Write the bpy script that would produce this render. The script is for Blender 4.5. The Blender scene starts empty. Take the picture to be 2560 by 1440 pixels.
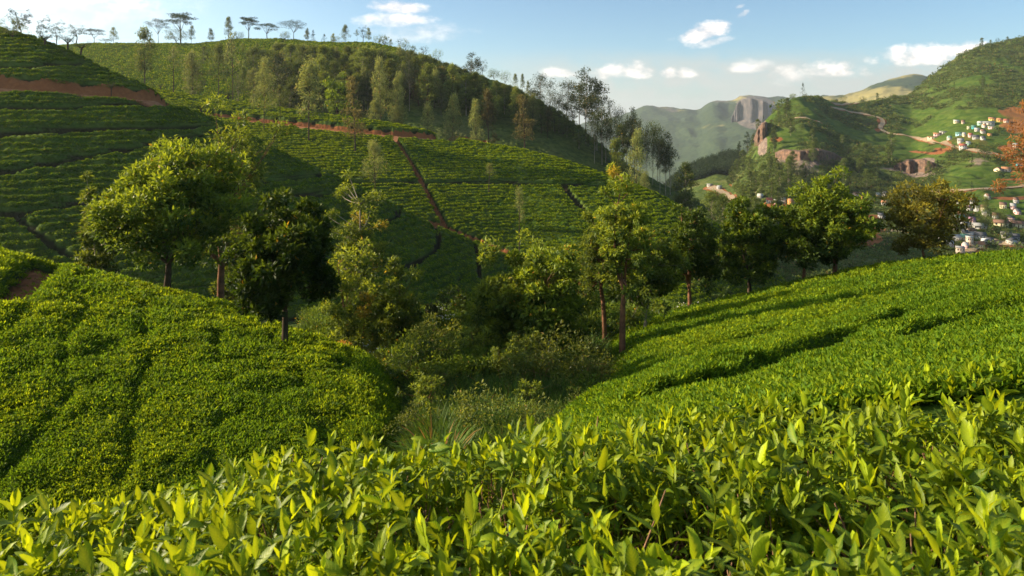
import bpy, math, random
import numpy as np
from mathutils import Vector, Matrix, Euler

scene = bpy.context.scene
COL = scene.collection
R = math.radians
F = 1750.0          # focal length in photograph pixels (2560 wide)
H0 = 300.0          # eye level row in the photograph
# ------------------------------------------------------------------ camera
cam_d = bpy.data.cameras.new('camera')
cam = bpy.data.objects.new('camera', cam_d)
COL.objects.link(cam)
cam.location = (0, 0, 0)
cam.rotation_euler = (R(90), 0, 0)
cam_d.sensor_width = 36.0
cam_d.lens = 36.0 * F / 2560.0
cam_d.shift_y = -(720.0 - H0) / 2560.0
cam_d.clip_start = 0.05
cam_d.clip_end = 60000.0
cam_d.dof.use_dof = True
cam_d.dof.focus_distance = 6.0
cam_d.dof.aperture_fstop = 10.0
scene.camera = cam
# ------------------------------------------------------------------ sun and sky
SUN_DIR = Vector((-0.92, 0.18, 0.365)).normalized()
sun_el = math.asin(SUN_DIR.z)
sun_d = bpy.data.lights.new('sun', 'SUN')
sun = bpy.data.objects.new('sun', sun_d)
COL.objects.link(sun)
sun_d.energy = 5.0
sun_d.angle = R(0.6)
sun_d.color = (1.0, 0.83, 0.58)
sun.rotation_euler = SUN_DIR.to_track_quat('Z', 'Y').to_euler()
vs = scene.view_settings
vs.view_transform = 'Standard'
vs.look = 'None'
vs.exposure = 1.2
vs.gamma = 1.0

world = bpy.data.worlds.new('World')
scene.world = world
world.use_nodes = True
wt = world.node_tree
for n in list(wt.nodes):
    wt.nodes.remove(n)


class NG:
    """small helper for building node trees"""
    def __init__(self, tree):
        self.t = tree

    def n(self, typ, **kw):
        nd = self.t.nodes.new(typ)
        for k, v in kw.items():
            setattr(nd, k, v)
        return nd

    def link(self, a, b):
        self.t.links.new(a, b)

    def put(self, sock, v):
        if isinstance(v, bpy.types.NodeSocket):
            self.t.links.new(v, sock)
        elif v is not None:
            sock.default_value = v

    def m(self, op, a, b=None, c=None, clamp=False):
        nd = self.n('ShaderNodeMath', operation=op, use_clamp=clamp)
        self.put(nd.inputs[0], a)
        self.put(nd.inputs[1], b)
        self.put(nd.inputs[2], c)
        return nd.outputs[0]

    def mix(self, fac, a, b, blend='MIX'):
        nd = self.n('ShaderNodeMix', data_type='RGBA', blend_type=blend)
        self.put(nd.inputs['Factor'], fac)
        self.put(nd.inputs[6], a)
        self.put(nd.inputs[7], b)
        return nd.outputs[2]

    def noise(self, vec, scale, detail=4.0, rough=0.55, lac=2.0):
        nd = self.n('ShaderNodeTexNoise')
        self.put(nd.inputs['Vector'], vec)
        nd.inputs['Scale'].default_value = scale
        nd.inputs['Detail'].default_value = detail
        nd.inputs['Roughness'].default_value = rough
        nd.inputs['Lacunarity'].default_value = lac
        return nd.outputs[0]

    def ramp(self, fac, stops, interp='LINEAR'):
        nd = self.n('ShaderNodeValToRGB')
        nd.color_ramp.interpolation = interp
        e = nd.color_ramp.elements
        while len(e) < len(stops):
            e.new(0.5)
        for el, (p, c) in zip(e, stops):
            el.position = p
            el.color = c if len(c) == 4 else (*c, 1)
        self.put(nd.inputs[0], fac)
        return nd.outputs[0]

    def sstep(self, x, lo, hi):
        nd = self.n('ShaderNodeMapRange', interpolation_type='SMOOTHSTEP')
        self.put(nd.inputs[0], x)
        nd.inputs[1].default_value = lo
        nd.inputs[2].default_value = hi
        return nd.outputs[0]


g = NG(wt)
out = g.n('ShaderNodeOutputWorld')
bg = g.n('ShaderNodeBackground')
bg.inputs['Strength'].default_value = 0.1
g.link(bg.outputs[0], out.inputs[0])
sky = g.n('ShaderNodeTexSky', sky_type='NISHITA')
sky.sun_disc = False
sky.sun_elevation = sun_el
sky.sun_rotation = math.atan2(SUN_DIR.x, SUN_DIR.y)
sky.altitude = 1400
sky.air_density = 1.0
sky.dust_density = 1.6
sky.ozone_density = 2.4
tc = g.n('ShaderNodeTexCoord')
sep = g.n('ShaderNodeSeparateXYZ')
g.link(tc.outputs['Generated'], sep.inputs[0])
DX, DY, DZ = sep.outputs[0], sep.outputs[1], sep.outputs[2]
ys = g.m('MAXIMUM', DY, 0.05)
# clouds live on the sky sphere: azimuth tangent u and elevation tangent v
U = g.m('DIVIDE', DX, ys)
V = g.m('DIVIDE', DZ, ys)
comb = g.n('ShaderNodeCombineXYZ')
g.link(U, comb.inputs[0])
g.link(g.m('MULTIPLY', V, 1.7), comb.inputs[1])
nz = g.noise(comb.outputs[0], 26.0, 7.0, 0.6)
nzb = g.noise(comb.outputs[0], 9.0, 6.0, 0.6)
nzc = g.m('SUBTRACT', nz, 0.5)
nzd = g.m('SUBTRACT', nzb, 0.5)


def cloud(px, py, w, h, k=2.6, soft=0.55, flat=0.0, tilt=0.0, dens=1.0):
    u0 = (px - 1280) / F
    v0 = (H0 - py) / F
    du = g.m('SUBTRACT', U, u0)
    dv = g.m('SUBTRACT', V, v0)
    if tilt:
        dv = g.m('SUBTRACT', dv, g.m('MULTIPLY', du, tilt))
    a = g.m('POWER', g.m('DIVIDE', du, w / F), 2.0)
    b = g.m('DIVIDE', dv, h / F)
    if flat:
        b = g.m('MAXIMUM', b, g.m('MULTIPLY', b, -flat))
    b = g.m('POWER', g.m('ABSOLUTE', b), 2.0)
    e = g.m('SUBTRACT', 1.0, g.m('ADD', a, b))
    e = g.m('ADD', e, g.m('MULTIPLY', nzc, k))
    e = g.m('ADD', e, g.m('MULTIPLY', nzd, k * 0.5))
    s = g.sstep(e, -0.15, soft + 0.35)
    return g.m('MULTIPLY', s, dens) if dens != 1.0 else s


bright = None
for c in [
    (1768, 80, 78, 27, 3.4, 0.9, 0, 0.22, 1.0), (1785, 104, 56, 13, 3.4, 1.2, 0, 0.2, 0.8), (1858, 34, 20, 10, 3.4, 1.0, 0, 0.4, 0.8), (1850, 16, 14, 6, 3.4, 1.2, 0, 0.3, 0.5),
    (990, 18, 80, 19, 3.6, 1.2, 0, -0.08, 0.95), (985, 50, 105, 22, 3.4, 1.5, 0, 0.0, 0.95), (1050, 84, 140, 30, 3.2, 2.2, 0, 0.02, 0.75),
    (1560, 184, 90, 34, 4.0, 1.3, 2.2, 0, 0.95), (1668, 186, 30, 20, 3.6, 1.2, 2, 0, 0.9), (1716, 186, 30, 20, 3.6, 1.2, 2, 0, 0.85),
    (1400, 186, 60, 20, 3.8, 1.5, 2, 0, 0.8), (1975, 198, 75, 36, 3.8, 1.6, 2, 0, 0.75), (2085, 180, 90, 34, 4.0, 1.3, 2, 0, 0.9),
    (2290, 150, 140, 38, 4.0, 1.1, 2.4, 0.06, 1.0), (2400, 130, 90, 28, 4.0, 1.2, 2.2, 0.1, 0.95), (1880, 172, 60, 26, 3.6, 1.6, 2, 0, 0.7),
    (60, 0, 470, 110, 2.2, 2.4, 0, 0, 0.9), (300, 8, 140, 30, 3.4, 1.6, 0, -0.05, 0.8), (-300, 40, 360, 130, 1.2, 2.4, 0, 0, 0.8),
]:
    cl = cloud(*c)
    bright = cl if bright is None else g.m('MAXIMUM', bright, cl)
# greyish pink bank low over the horizon
bank = g.m('MULTIPLY', g.sstep(g.m('ADD', V, g.m('MULTIPLY', nzd, 0.03)), 0.108, 0.072), g.sstep(U, -0.15, 0.2))
bank = g.m('MULTIPLY', bank, g.sstep(g.m('ADD', nzb, g.m('MULTIPLY', nzc, 0.3)), 0.25, 0.6))
low = g.sstep(V, 0.11, -0.02)                       # pale moist air near the horizon
sk = g.mix(g.m('MULTIPLY', low, 0.42), sky.outputs[0], (3.1, 3.15, 3.15, 1))
leftglow = g.sstep(U, -0.15, -0.85)
sk = g.mix(g.m('MULTIPLY', leftglow, 0.4), sk, (7.6, 7.9, 7.8, 1))
sk = g.mix(g.m('MULTIPLY', bank, 0.85), sk, (4.7, 4.3, 4.1, 1))
shade = g.sstep(nz, 0.35, 0.65)
ccol = g.mix(shade, (5.4, 4.7, 4.4, 1), (7.6, 6.9, 6.3, 1))
sk = g.mix(1.0, sk, (0.68, 0.755, 0.745, 1), 'MULTIPLY')
front = g.sstep(DY, 0.06, 0.2)
sk = g.mix(g.m('MULTIPLY', bright, front), sk, ccol)
g.link(sk, bg.inputs['Color'])

# ------------------------------------------------------------------ render settings
cy = scene.cycles
cy.max_bounces = 6
cy.diffuse_bounces = 3
cy.glossy_bounces = 2
cy.transmission_bounces = 4
cy.volume_bounces = 0
cy.transparent_max_bounces = 6
cy.use_denoising = True
cy.denoiser = 'OPENIMAGEDENOISE'
cy.denoising_input_passes = 'RGB_ALBEDO_NORMAL'
cy.denoising_prefilter = 'ACCURATE'
scene.render.filter_size = 1.2
cy.volume_step_rate = 5.0
cy.sample_clamp_indirect = 6.0


def tag(o, label=None, cat=None, group=None, kind=None):
    if label:
        o['label'] = label
    if cat:
        o['category'] = cat
    if group:
        o['group'] = group
    if kind:
        o['kind'] = kind
    return o


# ------------------------------------------------------------------ numpy helpers
def hash2(ix, iy, seed):
    h = (ix.astype(np.int64) * 374761393 + iy.astype(np.int64) * 668265263 + seed * 1442695041) & 0xFFFFFFFF
    h = ((h ^ (h >> 13)) * 1274126177) & 0xFFFFFFFF
    h = h ^ (h >> 16)
    return (h & 0xFFFFFF) / float(0xFFFFFF)


def vnoise(x, y, seed=0):
    x = np.asarray(x, float)
    y = np.asarray(y, float)
    ix = np.floor(x)
    iy = np.floor(y)
    fx = x - ix
    fy = y - iy
    fx = fx * fx * fx * (fx * (fx * 6 - 15) + 10)
    fy = fy * fy * fy * (fy * (fy * 6 - 15) + 10)
    a = hash2(ix, iy, seed)
    b = hash2(ix + 1, iy, seed)
    c = hash2(ix, iy + 1, seed)
    d = hash2(ix + 1, iy + 1, seed)
    return (a + (b - a) * fx) * (1 - fy) + (c + (d - c) * fx) * fy


def fbm(x, y, seed=0, oct=4, gain=0.5):
    s = 0.0
    a = 1.0
    t = 0.0
    for i in range(oct):
        s = s + a * (vnoise(x, y, seed + i * 17) * 2 - 1)
        t += a
        a *= gain
        x = x * 2.03 + 11.3
        y = y * 2.03 + 5.7
    return s / t


def sstep(x, lo, hi):
    t = np.clip((np.asarray(x, float) - lo) / (hi - lo), 0, 1)
    return t * t * (3 - 2 * t)


def mesh_np(name, verts, quads=None, tris=None, col=None, smooth=False):
    """fast mesh from numpy arrays; col = per vertex RGBA in 'Col'"""
    me = bpy.data.meshes.new(name)
    verts = np.asarray(verts, np.float32)
    me.vertices.add(len(verts))
    me.vertices.foreach_set('co', verts.ravel())
    loops = []
    starts = []
    pos = 0
    if quads is not None and len(quads):
        q = np.asarray(quads, np.int32)
        loops.append(q.ravel())
        starts.append(np.arange(len(q), dtype=np.int32) * 4)
        pos = len(q) * 4
    if tris is not None and len(tris):
        t = np.asarray(tris, np.int32)
        loops.append(t.ravel())
        starts.append(pos + np.arange(len(t), dtype=np.int32) * 3)
    lp = np.concatenate(loops)
    st = np.concatenate(starts)
    me.loops.add(len(lp))
    me.loops.foreach_set('vertex_index', lp)
    me.polygons.add(len(st))
    me.polygons.foreach_set('loop_start', st)
    if smooth:
        me.polygons.foreach_set('use_smooth', np.ones(len(st), dtype=bool))
    if col is not None:
        at = me.color_attributes.new('Col', 'FLOAT_COLOR', 'POINT')
        at.data.foreach_set('color', np.asarray(col, np.float32).ravel())
    me.update(calc_edges=True)
    return me


def obj(name, me, mat=None, parent=None, link=True):
    o = bpy.data.objects.new(name, me)
    if mat is not None:
        me.materials.append(mat)
    if link:
        COL.objects.link(o)
    if parent is not None:
        o.parent = parent
    return o


# ------------------------------------------------------------------ terrain: hills given by ridge lines
TX = np.arange(-2600.0, 5200.0, 4.0)


def curve(pts, smooth=14.0):
    p = np.array(pts, float)
    v = np.interp(TX, p[:, 0], p[:, 1])
    s = smooth / 4.0
    k = np.arange(-int(3 * s) - 1, int(3 * s) + 2)
    w = np.exp(-0.5 * (k / s) ** 2)
    w /= w.sum()
    vp = np.pad(v, len(k) // 2, mode='edge')
    v = np.convolve(vp, w, mode='valid')
    return lambda px: np.interp(px, TX, v)


class Hill:
    def __init__(self, ridge, near, sf, w, bulge=0.0, smooth=14.0, far=None):
        self.py = curve([(a, b) for a, b, c in ridge], smooth)
        self.D = curve([(a, c) for a, b, c in ridge], smooth * 2)
        self.dn = curve([(a, b) for a, b, c in near], 40)
        self.zn = curve([(a, c) for a, b, c in near], 40)
        self.sf, self.w, self.bulge = sf, w, bulge

    def __call__(self, px, d):
        D = self.D(px)
        zr = (H0 - self.py(px)) / F * D
        dn = self.dn(px)
        zn = self.zn(px)
        sl = (zr - zn) / (D - dn)
        t = np.clip((d - dn) / (D - dn), -0.5, 1.0)
        a = zn + np.where(d < dn, np.maximum(sl, 0.12), sl) * (d - dn) + self.bulge * (D - dn) * t * (1 - t)
        b = zr - self.sf * (d - D)
        h = np.clip(0.5 + 0.5 * (b - a) / self.w, 0, 1)
        return b + (a - b) * h - self.w * h * (1 - h)


HILLS = {
    'bank': Hill([(-2600, 1600, 4), (0, 1500, 4.5), (600, 1400, 5), (1000, 1250, 6), (1200, 1150, 7), (1400, 1030, 9), (1600, 938, 10.5), (1750, 893, 12),
                  (1900, 852, 13.5), (2050, 814, 15), (2200, 772, 16.5), (2380, 727, 18.5), (2560, 682, 21), (3000, 590, 26), (5200, 300, 34)],
                 [(-2600, 2.2, -3.4), (0, 2.3, -2.5), (600, 2.4, -2.2), (1200, 2.5, -1.75), (1500, 2.5, -1.25), (1700, 2.5, -1.12), (2560, 2.5, -0.95), (3000, 2.5, -0.7), (5200, 2.5, 0.4)],
                 0.55, 0.8, 0.0),
    'slope': Hill([(-2600, 2600, 42), (1200, 1500, 42), (1400, 1000, 42), (1450, 930, 42), (1500, 865, 42), (1560, 815, 42), (1700, 776, 42), (1850, 744, 42), (2000, 704, 42),
                   (2200, 664, 41), (2400, 641, 39), (2560, 634, 38), (3000, 560, 38), (5200, 250, 44)],
                  [(-2600, 22, -30), (1200, 22, -20), (1400, 22, -12.5), (1450, 22, -10.3), (1500, 22, -9.0), (1560, 22, -8.2), (1800, 23, -7.3), (2200, 24, -6.5), (2560, 24, -5.5), (3000, 24, -3.6), (5200, 24, 3)],
                  0.6, 1.0, 0.0),
    'knoll': Hill([(-2600, 420, 38), (-700, 540, 36), (-300, 575, 35), (0, 617, 34), (120, 641, 34), (230, 672, 34), (330, 695, 33.5), (420, 717, 33), (560, 746, 32), (640, 776, 30.5), (720, 808, 29),
                   (850, 848, 27), (920, 874, 25.5), (965, 925, 24), (1000, 1010, 22), (1040, 1100, 20), (1100, 1300, 18), (1300, 2000, 14), (5200, 3000, 14)],
                  [(-2600, 13, -9), (0, 13, -8.3), (800, 13, -8.3), (1000, 12, -9), (1200, 10, -12), (5200, 10, -20)],
                  0.55, 1.6, 0.13),
    'spur': Hill([(-2600, -320, 150), (-700, -90, 138), (-300, 5, 133), (0, 76, 130), (100, 101, 128), (210, 151, 126), (300, 188, 124), (370, 224, 122), (430, 262, 121), (520, 298, 120), (610, 337, 119),
                  (700, 385, 118), (830, 442, 118), (930, 490, 118), (1080, 570, 118), (1200, 620, 119), (1290, 653, 120), (1360, 700, 121), (1430, 770, 122), (1600, 1000, 122), (5200, 4000, 120)],
                 [(-2600, 72, -18.5), (0, 76, -18.8), (400, 80, -19.6), (830, 88, -21.5), (1080, 93, -25.5), (1290, 99, -31), (1430, 100, -37), (1600, 100, -55), (5200, 100, -120)],
                 0.5, 1.8, 0.06),
    'field': Hill([(-2600, 240, 260), (0, 210, 240), (200, 205, 230), (370, 222, 215), (500, 243, 210), (650, 265, 203), (900, 298, 190), (1000, 313, 186), (1180, 353, 178), (1300, 373, 170), (1400, 398, 164), (1530, 443, 157),
                   (1640, 483, 150), (1720, 528, 145), (1790, 560, 142), (1850, 595, 140), (1950, 690, 137), (2200, 1000, 130), (5200, 3000, 130)],
                  [(-2600, 140, -12), (400, 130, -13), (1000, 124, -20), (1290, 120, -27), (1500, 110, -28), (1700, 100, -27), (1850, 100, -30), (2200, 100, -50), (5200, 100, -90)],
                  0.36, 3.0, 0.04),
    'ridge': Hill([(-2600, 60, 420), (0, 135, 400), (140, 116, 385), (210, 108, 380), (330, 110, 375), (500, 106, 370), (600, 96, 365), (700, 98, 360), (850, 106, 350), (920, 104, 345), (1000, 120, 335),
                   (1100, 151, 325), (1200, 189, 315), (1300, 225, 300), (1400, 280, 280), (1480, 338, 262), (1560, 402, 250), (1640, 442, 240), (1700, 472, 235), (1760, 502, 230), (1830, 528, 225), (1900, 600, 220), (2100, 900, 215), (5200, 3000, 200)],
                  [(-2600, 250, -2), (0, 250, -3), (500, 235, -4), (1000, 205, -8), (1300, 190, -16), (1500, 178, -27), (1700, 168, -36), (1900, 160, -44), (2200, 160, -70), (5200, 160, -120)],
                  0.4, 5.0, 0.05),
    'valley': Hill([(-2600, 900, 640), (1500, 640, 640), (1640, 500, 650), (1700, 436, 660), (1740, 418, 670), (1790, 396, 680), (1830, 392, 690), (1900, 400, 700), (2200, 500, 700), (5200, 900, 700)],
                   [(-2600, 330, -100), (1600, 330, -62), (1900, 330, -52), (2400, 330, -60), (5200, 330, -60)],
                   0.4, 6.0, 0.0),
    'hillside': Hill([(-2600, 2400, 480), (1600, 700, 500), (1700, 560, 510), (1800, 462, 520), (1850, 410, 540), (1886, 350, 560), (1905, 305, 575), (1925, 282, 590), (1955, 258, 600), (2000, 234, 620), (2035, 232, 635), (2065, 244, 645), (2110, 255, 660),
                      (2200, 243, 700), (2280, 229, 740), (2320, 192, 770), (2360, 160, 790), (2400, 135, 800), (2450, 109, 820), (2560, 88, 850), (2700, 58, 880), (3300, -20, 900), (5200, -60, 960)],
                     [(-2600, 270, -120), (1600, 285, -75), (1800, 285, -55), (2000, 280, -52), (2560, 275, -54), (3300, 270, -45), (5200, 270, 0)],
                     0.4, 7.0, -0.10, 7.0),
    'mountain': Hill([(-2600, 420, 4200), (1200, 345, 4100), (1450, 318, 4000), (1530, 300, 3950), (1590, 277, 3900), (1630, 264, 3880), (1665, 261, 3850), (1695, 263, 3850), (1720, 257, 3850), (1748, 262, 3800), (1765, 248, 3800), (1780, 238, 3750),
                      (1796, 236, 3750), (1815, 243, 3750), (1840, 238, 3700), (1870, 227, 3700), (1910, 222, 3650), (1960, 221, 3650), (2000, 227, 3600), (2080, 238, 3600), (2200, 265, 3600), (2600, 320, 3600), (5200, 500, 3600)],
                     [(-2600, 1500, -420), (1500, 1700, -330), (1750, 1700, -250), (1900, 1700, -190), (2200, 1700, -190), (5200, 1700, -300)],
                     0.35, 20.0, -0.03, 8.0),
    'downs': Hill([(-2600, 1200, 2700), (1800, 420, 2700), (1950, 290, 2700), (2040, 246, 2700), (2085, 238, 2700), (2130, 227, 2700), (2175, 209, 2720), (2215, 194, 2740), (2250, 186, 2750), (2290, 181, 2760), (2318, 184, 2760), (2345, 200, 2760),
                   (2400, 235, 2760), (2600, 330, 2760), (5200, 900, 2760)],
                  [(-2600, 1500, -400), (1900, 1500, -170), (2300, 1500, -60), (5200, 1500, -300)],
                  0.4, 14.0, 0.0, 8.0),
}
NAMES = list(HILLS)
BD = np.array([0.2, 2, 4, 6, 10, 15, 20, 25, 40, 55, 70, 100, 140, 200, 300, 420, 600, 1000, 2000, 4000, 20000])
BZ = np.array([-2.0, -2.6, -4.2, -5.1, -6.3, -7.6, -8.9, -10.0, -13.2, -16.8, -21.0, -28, -34, -44, -56, -66, -95, -190, -420, -520, -600])


def base_z(px, d):
    z = np.interp(d, BD, BZ)
    z = z - 2.2 * sstep(px, 1080, 900) * sstep(d, 5, 9) * sstep(d, 60, 45)
    return z


def terrain(px, d, which=False):
    """smooth union of all hills; optionally the index of the winning hill"""
    px = np.asarray(px, float)
    d = np.asarray(d, float)
    # close to where one stands the bank simply runs on level towards the viewer
    dn = np.maximum(d, 2.5)
    px = 1280 + (px - 1280) * d / dn
    d = dn
    z = base_z(px, d)
    idx = np.full(z.shape, -1)
    for i, nme in enumerate(NAMES):
        h = HILLS[nme](px, d)
        k = 0.012 * d + 0.05
        t = np.clip(0.5 + 0.5 * (h - z) / k, 0, 1)
        if which:
            idx = np.where(h > z, i, idx)
        z = z + (h - z) * t + k * t * (1 - t) * 0.5
    return (z, idx) if which else z


def rough(px, d, z, idx):
    """natural unevenness that belongs to the land itself"""
    x = (px - 1280) / F * d
    y = d
    amp = np.where(idx == NAMES.index('mountain'), 62.0, np.where(idx == NAMES.index('downs'), 20.0, np.where(idx == NAMES.index('hillside'), 5.0, np.where(idx == NAMES.index('valley'), 5.0, np.where(idx == NAMES.index('ridge'), 1.2, 0.0)))))
    wl = np.where(idx == NAMES.index('mountain'), 360.0, np.where(idx == NAMES.index('downs'), 190.0, np.where(idx == NAMES.index('hillside'), 48.0, 40.0)))
    n = fbm(x / wl, y / wl, 3, 5, 0.55)
    rid = 1 - np.abs(fbm(x / (wl * 0.6), y / (wl * 1.5), 9, 3))
    far = np.maximum(0, -((H0 - 0) * 0))
    return z + amp * (n * 0.7 + (rid - 0.7) * 0.6 - 0.15)


def ground(px, d):
    z, i = terrain(px, d, True)
    return rough(px, d, z, i)


def at(px, py, dmin=1.0, dmax=1500.0):
    """first terrain point met by the sight line through a photograph pixel"""
    d = np.geomspace(dmin, dmax, 2500)
    z = ground(np.full_like(d, px), d)
    ray = (H0 - py) / F * d
    hit = np.nonzero(z >= ray)[0]
    if len(hit) == 0:
        j = int(np.argmax(z - ray * 1.0))
    else:
        j = hit[0]
    dd = d[j]
    return Vector(((px - 1280) / F * dd, dd, float(z[j])))


def on_ridge(px, name, back=0.0):
    d = float(HILLS[name].D(px)) + back
    return Vector(((px - 1280) / F * d, d, float(ground(np.array([px * 1.0]), np.array([d]))[0])))


def zat(x, y):
    return float(ground(np.array([1280 + F * x / y]), np.array([y * 1.0]))[0])
# ------------------------------------------------------------------ ground material
def land_material():
    mt = bpy.data.materials.new('land')
    mt.use_nodes = True
    t = mt.node_tree
    t.nodes.clear()
    g = NG(t)
    o = g.n('ShaderNodeOutputMaterial')
    b = g.n('ShaderNodeBsdfPrincipled')
    b.inputs['Roughness'].default_value = 0.85
    b.inputs['Specular IOR Level'].default_value = 0.04
    g.link(b.outputs[0], o.inputs[0])
    geo = g.n('ShaderNodeNewGeometry')
    P = geo.outputs['Position']
    at_ = g.n('ShaderNodeAttribute', attribute_name='Col')
    sp = g.n('ShaderNodeSeparateColor')
    g.link(at_.outputs['Color'], sp.inputs[0])
    soil, scrub, rock = sp.outputs[0], sp.outputs[1], sp.outputs[2]
    tall = at_.outputs['Alpha']
    n1 = g.noise(P, 1.6, 5, 0.65)
    n2 = g.noise(P, 0.16, 5, 0.6)
    n3 = g.noise(P, 0.03, 5, 0.6)
    n4 = g.noise(P, 9.0, 3, 0.6)
    tea = g.mix(g.sstep(n1, 0.3, 0.7), (0.024, 0.055, 0.009, 1), (0.062, 0.110, 0.014, 1))
    tea = g.mix(g.sstep(n2, 0.35, 0.7), tea, (0.095, 0.130, 0.022, 1))
    stem = g.mix(n4, (0.012, 0.018, 0.006, 1), (0.034, 0.030, 0.013, 1))
    tea = g.mix(g.sstep(tall, 0.55, 0.15), tea, stem)
    scr = g.mix(g.sstep(g.noise(P, 0.35, 5, 0.7), 0.35, 0.65), (0.036, 0.062, 0.014, 1), (0.095, 0.120, 0.028, 1))
    scr = g.mix(g.m('MULTIPLY', g.sstep(n3, 0.52, 0.72), 0.6), scr, (0.16, 0.14, 0.055, 1))
    c = g.mix(g.sstep(g.m('ADD', scrub, g.m('MULTIPLY', g.m('SUBTRACT', n1, 0.5), 0.5)), 0.35, 0.65), tea, scr)
    rk = g.mix(g.sstep(g.noise(P, 0.5, 6, 0.7), 0.35, 0.65), (0.11, 0.085, 0.075, 1), (0.27, 0.20, 0.155, 1))
    c = g.mix(g.sstep(rock, 0.35, 0.65), c, rk)
    so = g.mix(n1, (0.14, 0.048, 0.020, 1), (0.34, 0.135, 0.052, 1))
    c = g.mix(g.sstep(g.m('ADD', soil, g.m('MULTIPLY', g.m('SUBTRACT', n1, 0.5), 0.35)), 0.4, 0.6), c, so)
    g.link(c, b.inputs['Base Color'])
    bp = g.n('ShaderNodeBump')
    bp.inputs['Strength'].default_value = 0.5
    bp.inputs['Distance'].default_value = 0.25
    g.link(g.m('ADD', n1, g.m('MULTIPLY', n4, 0.3)), bp.inputs['Height'])
    g.link(bp.outputs[0], b.inputs['Normal'])
    return mt


MAT_LAND = land_material()


def mountain_material():
    mt = bpy.data.materials.new('mountain_land')
    mt.use_nodes = True
    t = mt.node_tree
    t.nodes.clear()
    g = NG(t)
    o = g.n('ShaderNodeOutputMaterial')
    b = g.n('ShaderNodeBsdfPrincipled')
    b.inputs['Roughness'].default_value = 0.9
    b.inputs['Specular IOR Level'].default_value = 0.1
    g.link(b.outputs[0], o.inputs[0])
    P = g.n('ShaderNodeNewGeometry').outputs['Position']
    at_ = g.n('ShaderNodeAttribute', attribute_name='Col')
    sp = g.n('ShaderNodeSeparateColor')
    g.link(at_.outputs['Color'], sp.inputs[0])
    n1 = g.noise(P, 0.012, 7, 0.65)
    n2 = g.noise(P, 0.05, 5, 0.65)
    c = g.mix(g.sstep(n2, 0.3, 0.7), (0.018, 0.038, 0.022, 1), (0.055, 0.080, 0.030, 1))
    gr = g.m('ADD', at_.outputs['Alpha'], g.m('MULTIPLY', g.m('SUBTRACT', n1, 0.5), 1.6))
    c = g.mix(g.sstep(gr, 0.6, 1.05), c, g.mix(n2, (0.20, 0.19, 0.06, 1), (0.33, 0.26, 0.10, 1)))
    c = g.mix(g.sstep(sp.outputs[2], 0.3, 0.7), c, g.mix(g.sstep(n2, 0.35, 0.6), (0.07, 0.065, 0.065, 1), (0.16, 0.13, 0.11, 1)))
    g.link(c, b.inputs['Base Color'])
    bp = g.n('ShaderNodeBump')
    bp.inputs['Strength'].default_value = 0.8
    bp.inputs['Distance'].default_value = 12
    g.link(g.m('ADD', n1, g.m('MULTIPLY', n2, 0.4)), bp.inputs['Height'])
    g.link(bp.outputs[0], b.inputs['Normal'])
    return mt


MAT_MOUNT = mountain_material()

# ------------------------------------------------------------------ paths drawn on the hills (photograph pixels, projected on the land)
# name, points, width (m), bare soil amount, depth of cut, search range
PATHS = [
    ('s', [(-200, 180), (0, 178), (120, 172), (260, 162), (320, 158)], 1.1, 0.0, 0.9, (60, 160)),
    ('s', [(-200, 208), (0, 220), (150, 230), (300, 243), (415, 254)], 2.4, 0.97, 1.1, (60, 160)),
    ('s', [(-100, 276), (0, 276), (150, 279), (280, 271), (430, 269)], 0.8, 0.0, 0.7, (60, 160)),
    ('s', [(-100, 342), (0, 341), (200, 336), (400, 329), (520, 322)], 1.0, 0.1, 0.8, (60, 160)),
    ('s', [(-100, 458), (0, 440), (80, 428), (180, 408), (300, 385), (400, 368), (500, 345), (600, 340)], 0.8, 0.1, 0.9, (60, 160)),
    ('s', [(-100, 556), (0, 549), (50, 545), (200, 518), (300, 500), (420, 480), (560, 470), (700, 460), (830, 446)], 0.6, 0.05, 0.9, (60, 160)),
    ('s', [(35, 548), (100, 600), (170, 650)], 0.4, 0.0, 0.4, (60, 160)),
    ('s', [(560, 500), (700, 498), (830, 494), (905, 484)], 0.6, 0.3, 0.7, (60, 160)),
    ('s', [(700, 600), (850, 588), (930, 572), (1000, 552), (1003, 530)], 0.45, 0.0, 0.8, (60, 160)),
    ('s', [(960, 690), (1040, 668), (1090, 635), (1103, 605), (1085, 574)], 0.45, 0.0, 0.8, (60, 160)),
    ('s', [(1198, 700), (1198, 660), (1190, 625)], 0.4, 0.0, 0.7, (60, 160)),
    ('f', [(540, 291), (640, 304), (750, 315), (850, 327), (960, 337), (1100, 347), (1190, 354)], 6.2, 0.97, 1.6, (140, 240)),
    ('f', [(430, 250), (520, 262), (640, 282), (760, 292)], 0.8, 0.0, 0.6, (140, 240)),
    ('f', [(880, 463), (1000, 464), (1100, 464), (1280, 463), (1400, 468), (1540, 471)], 1.1, 0.42, 1.0, (90, 240)),
    ('f', [(985, 346), (1020, 400), (1050, 450), (1080, 510), (1112, 568)], 0.75, 0.55, 0.8, (90, 240)),
    ('f', [(1408, 470), (1430, 500), (1455, 528)], 0.9, 0.1, 0.7, (90, 240)),
    ('f', [(1078, 562), (1130, 582), (1220, 616), (1310, 655)], 1.0, 0.7, 0.8, (90, 240)),
]
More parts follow.
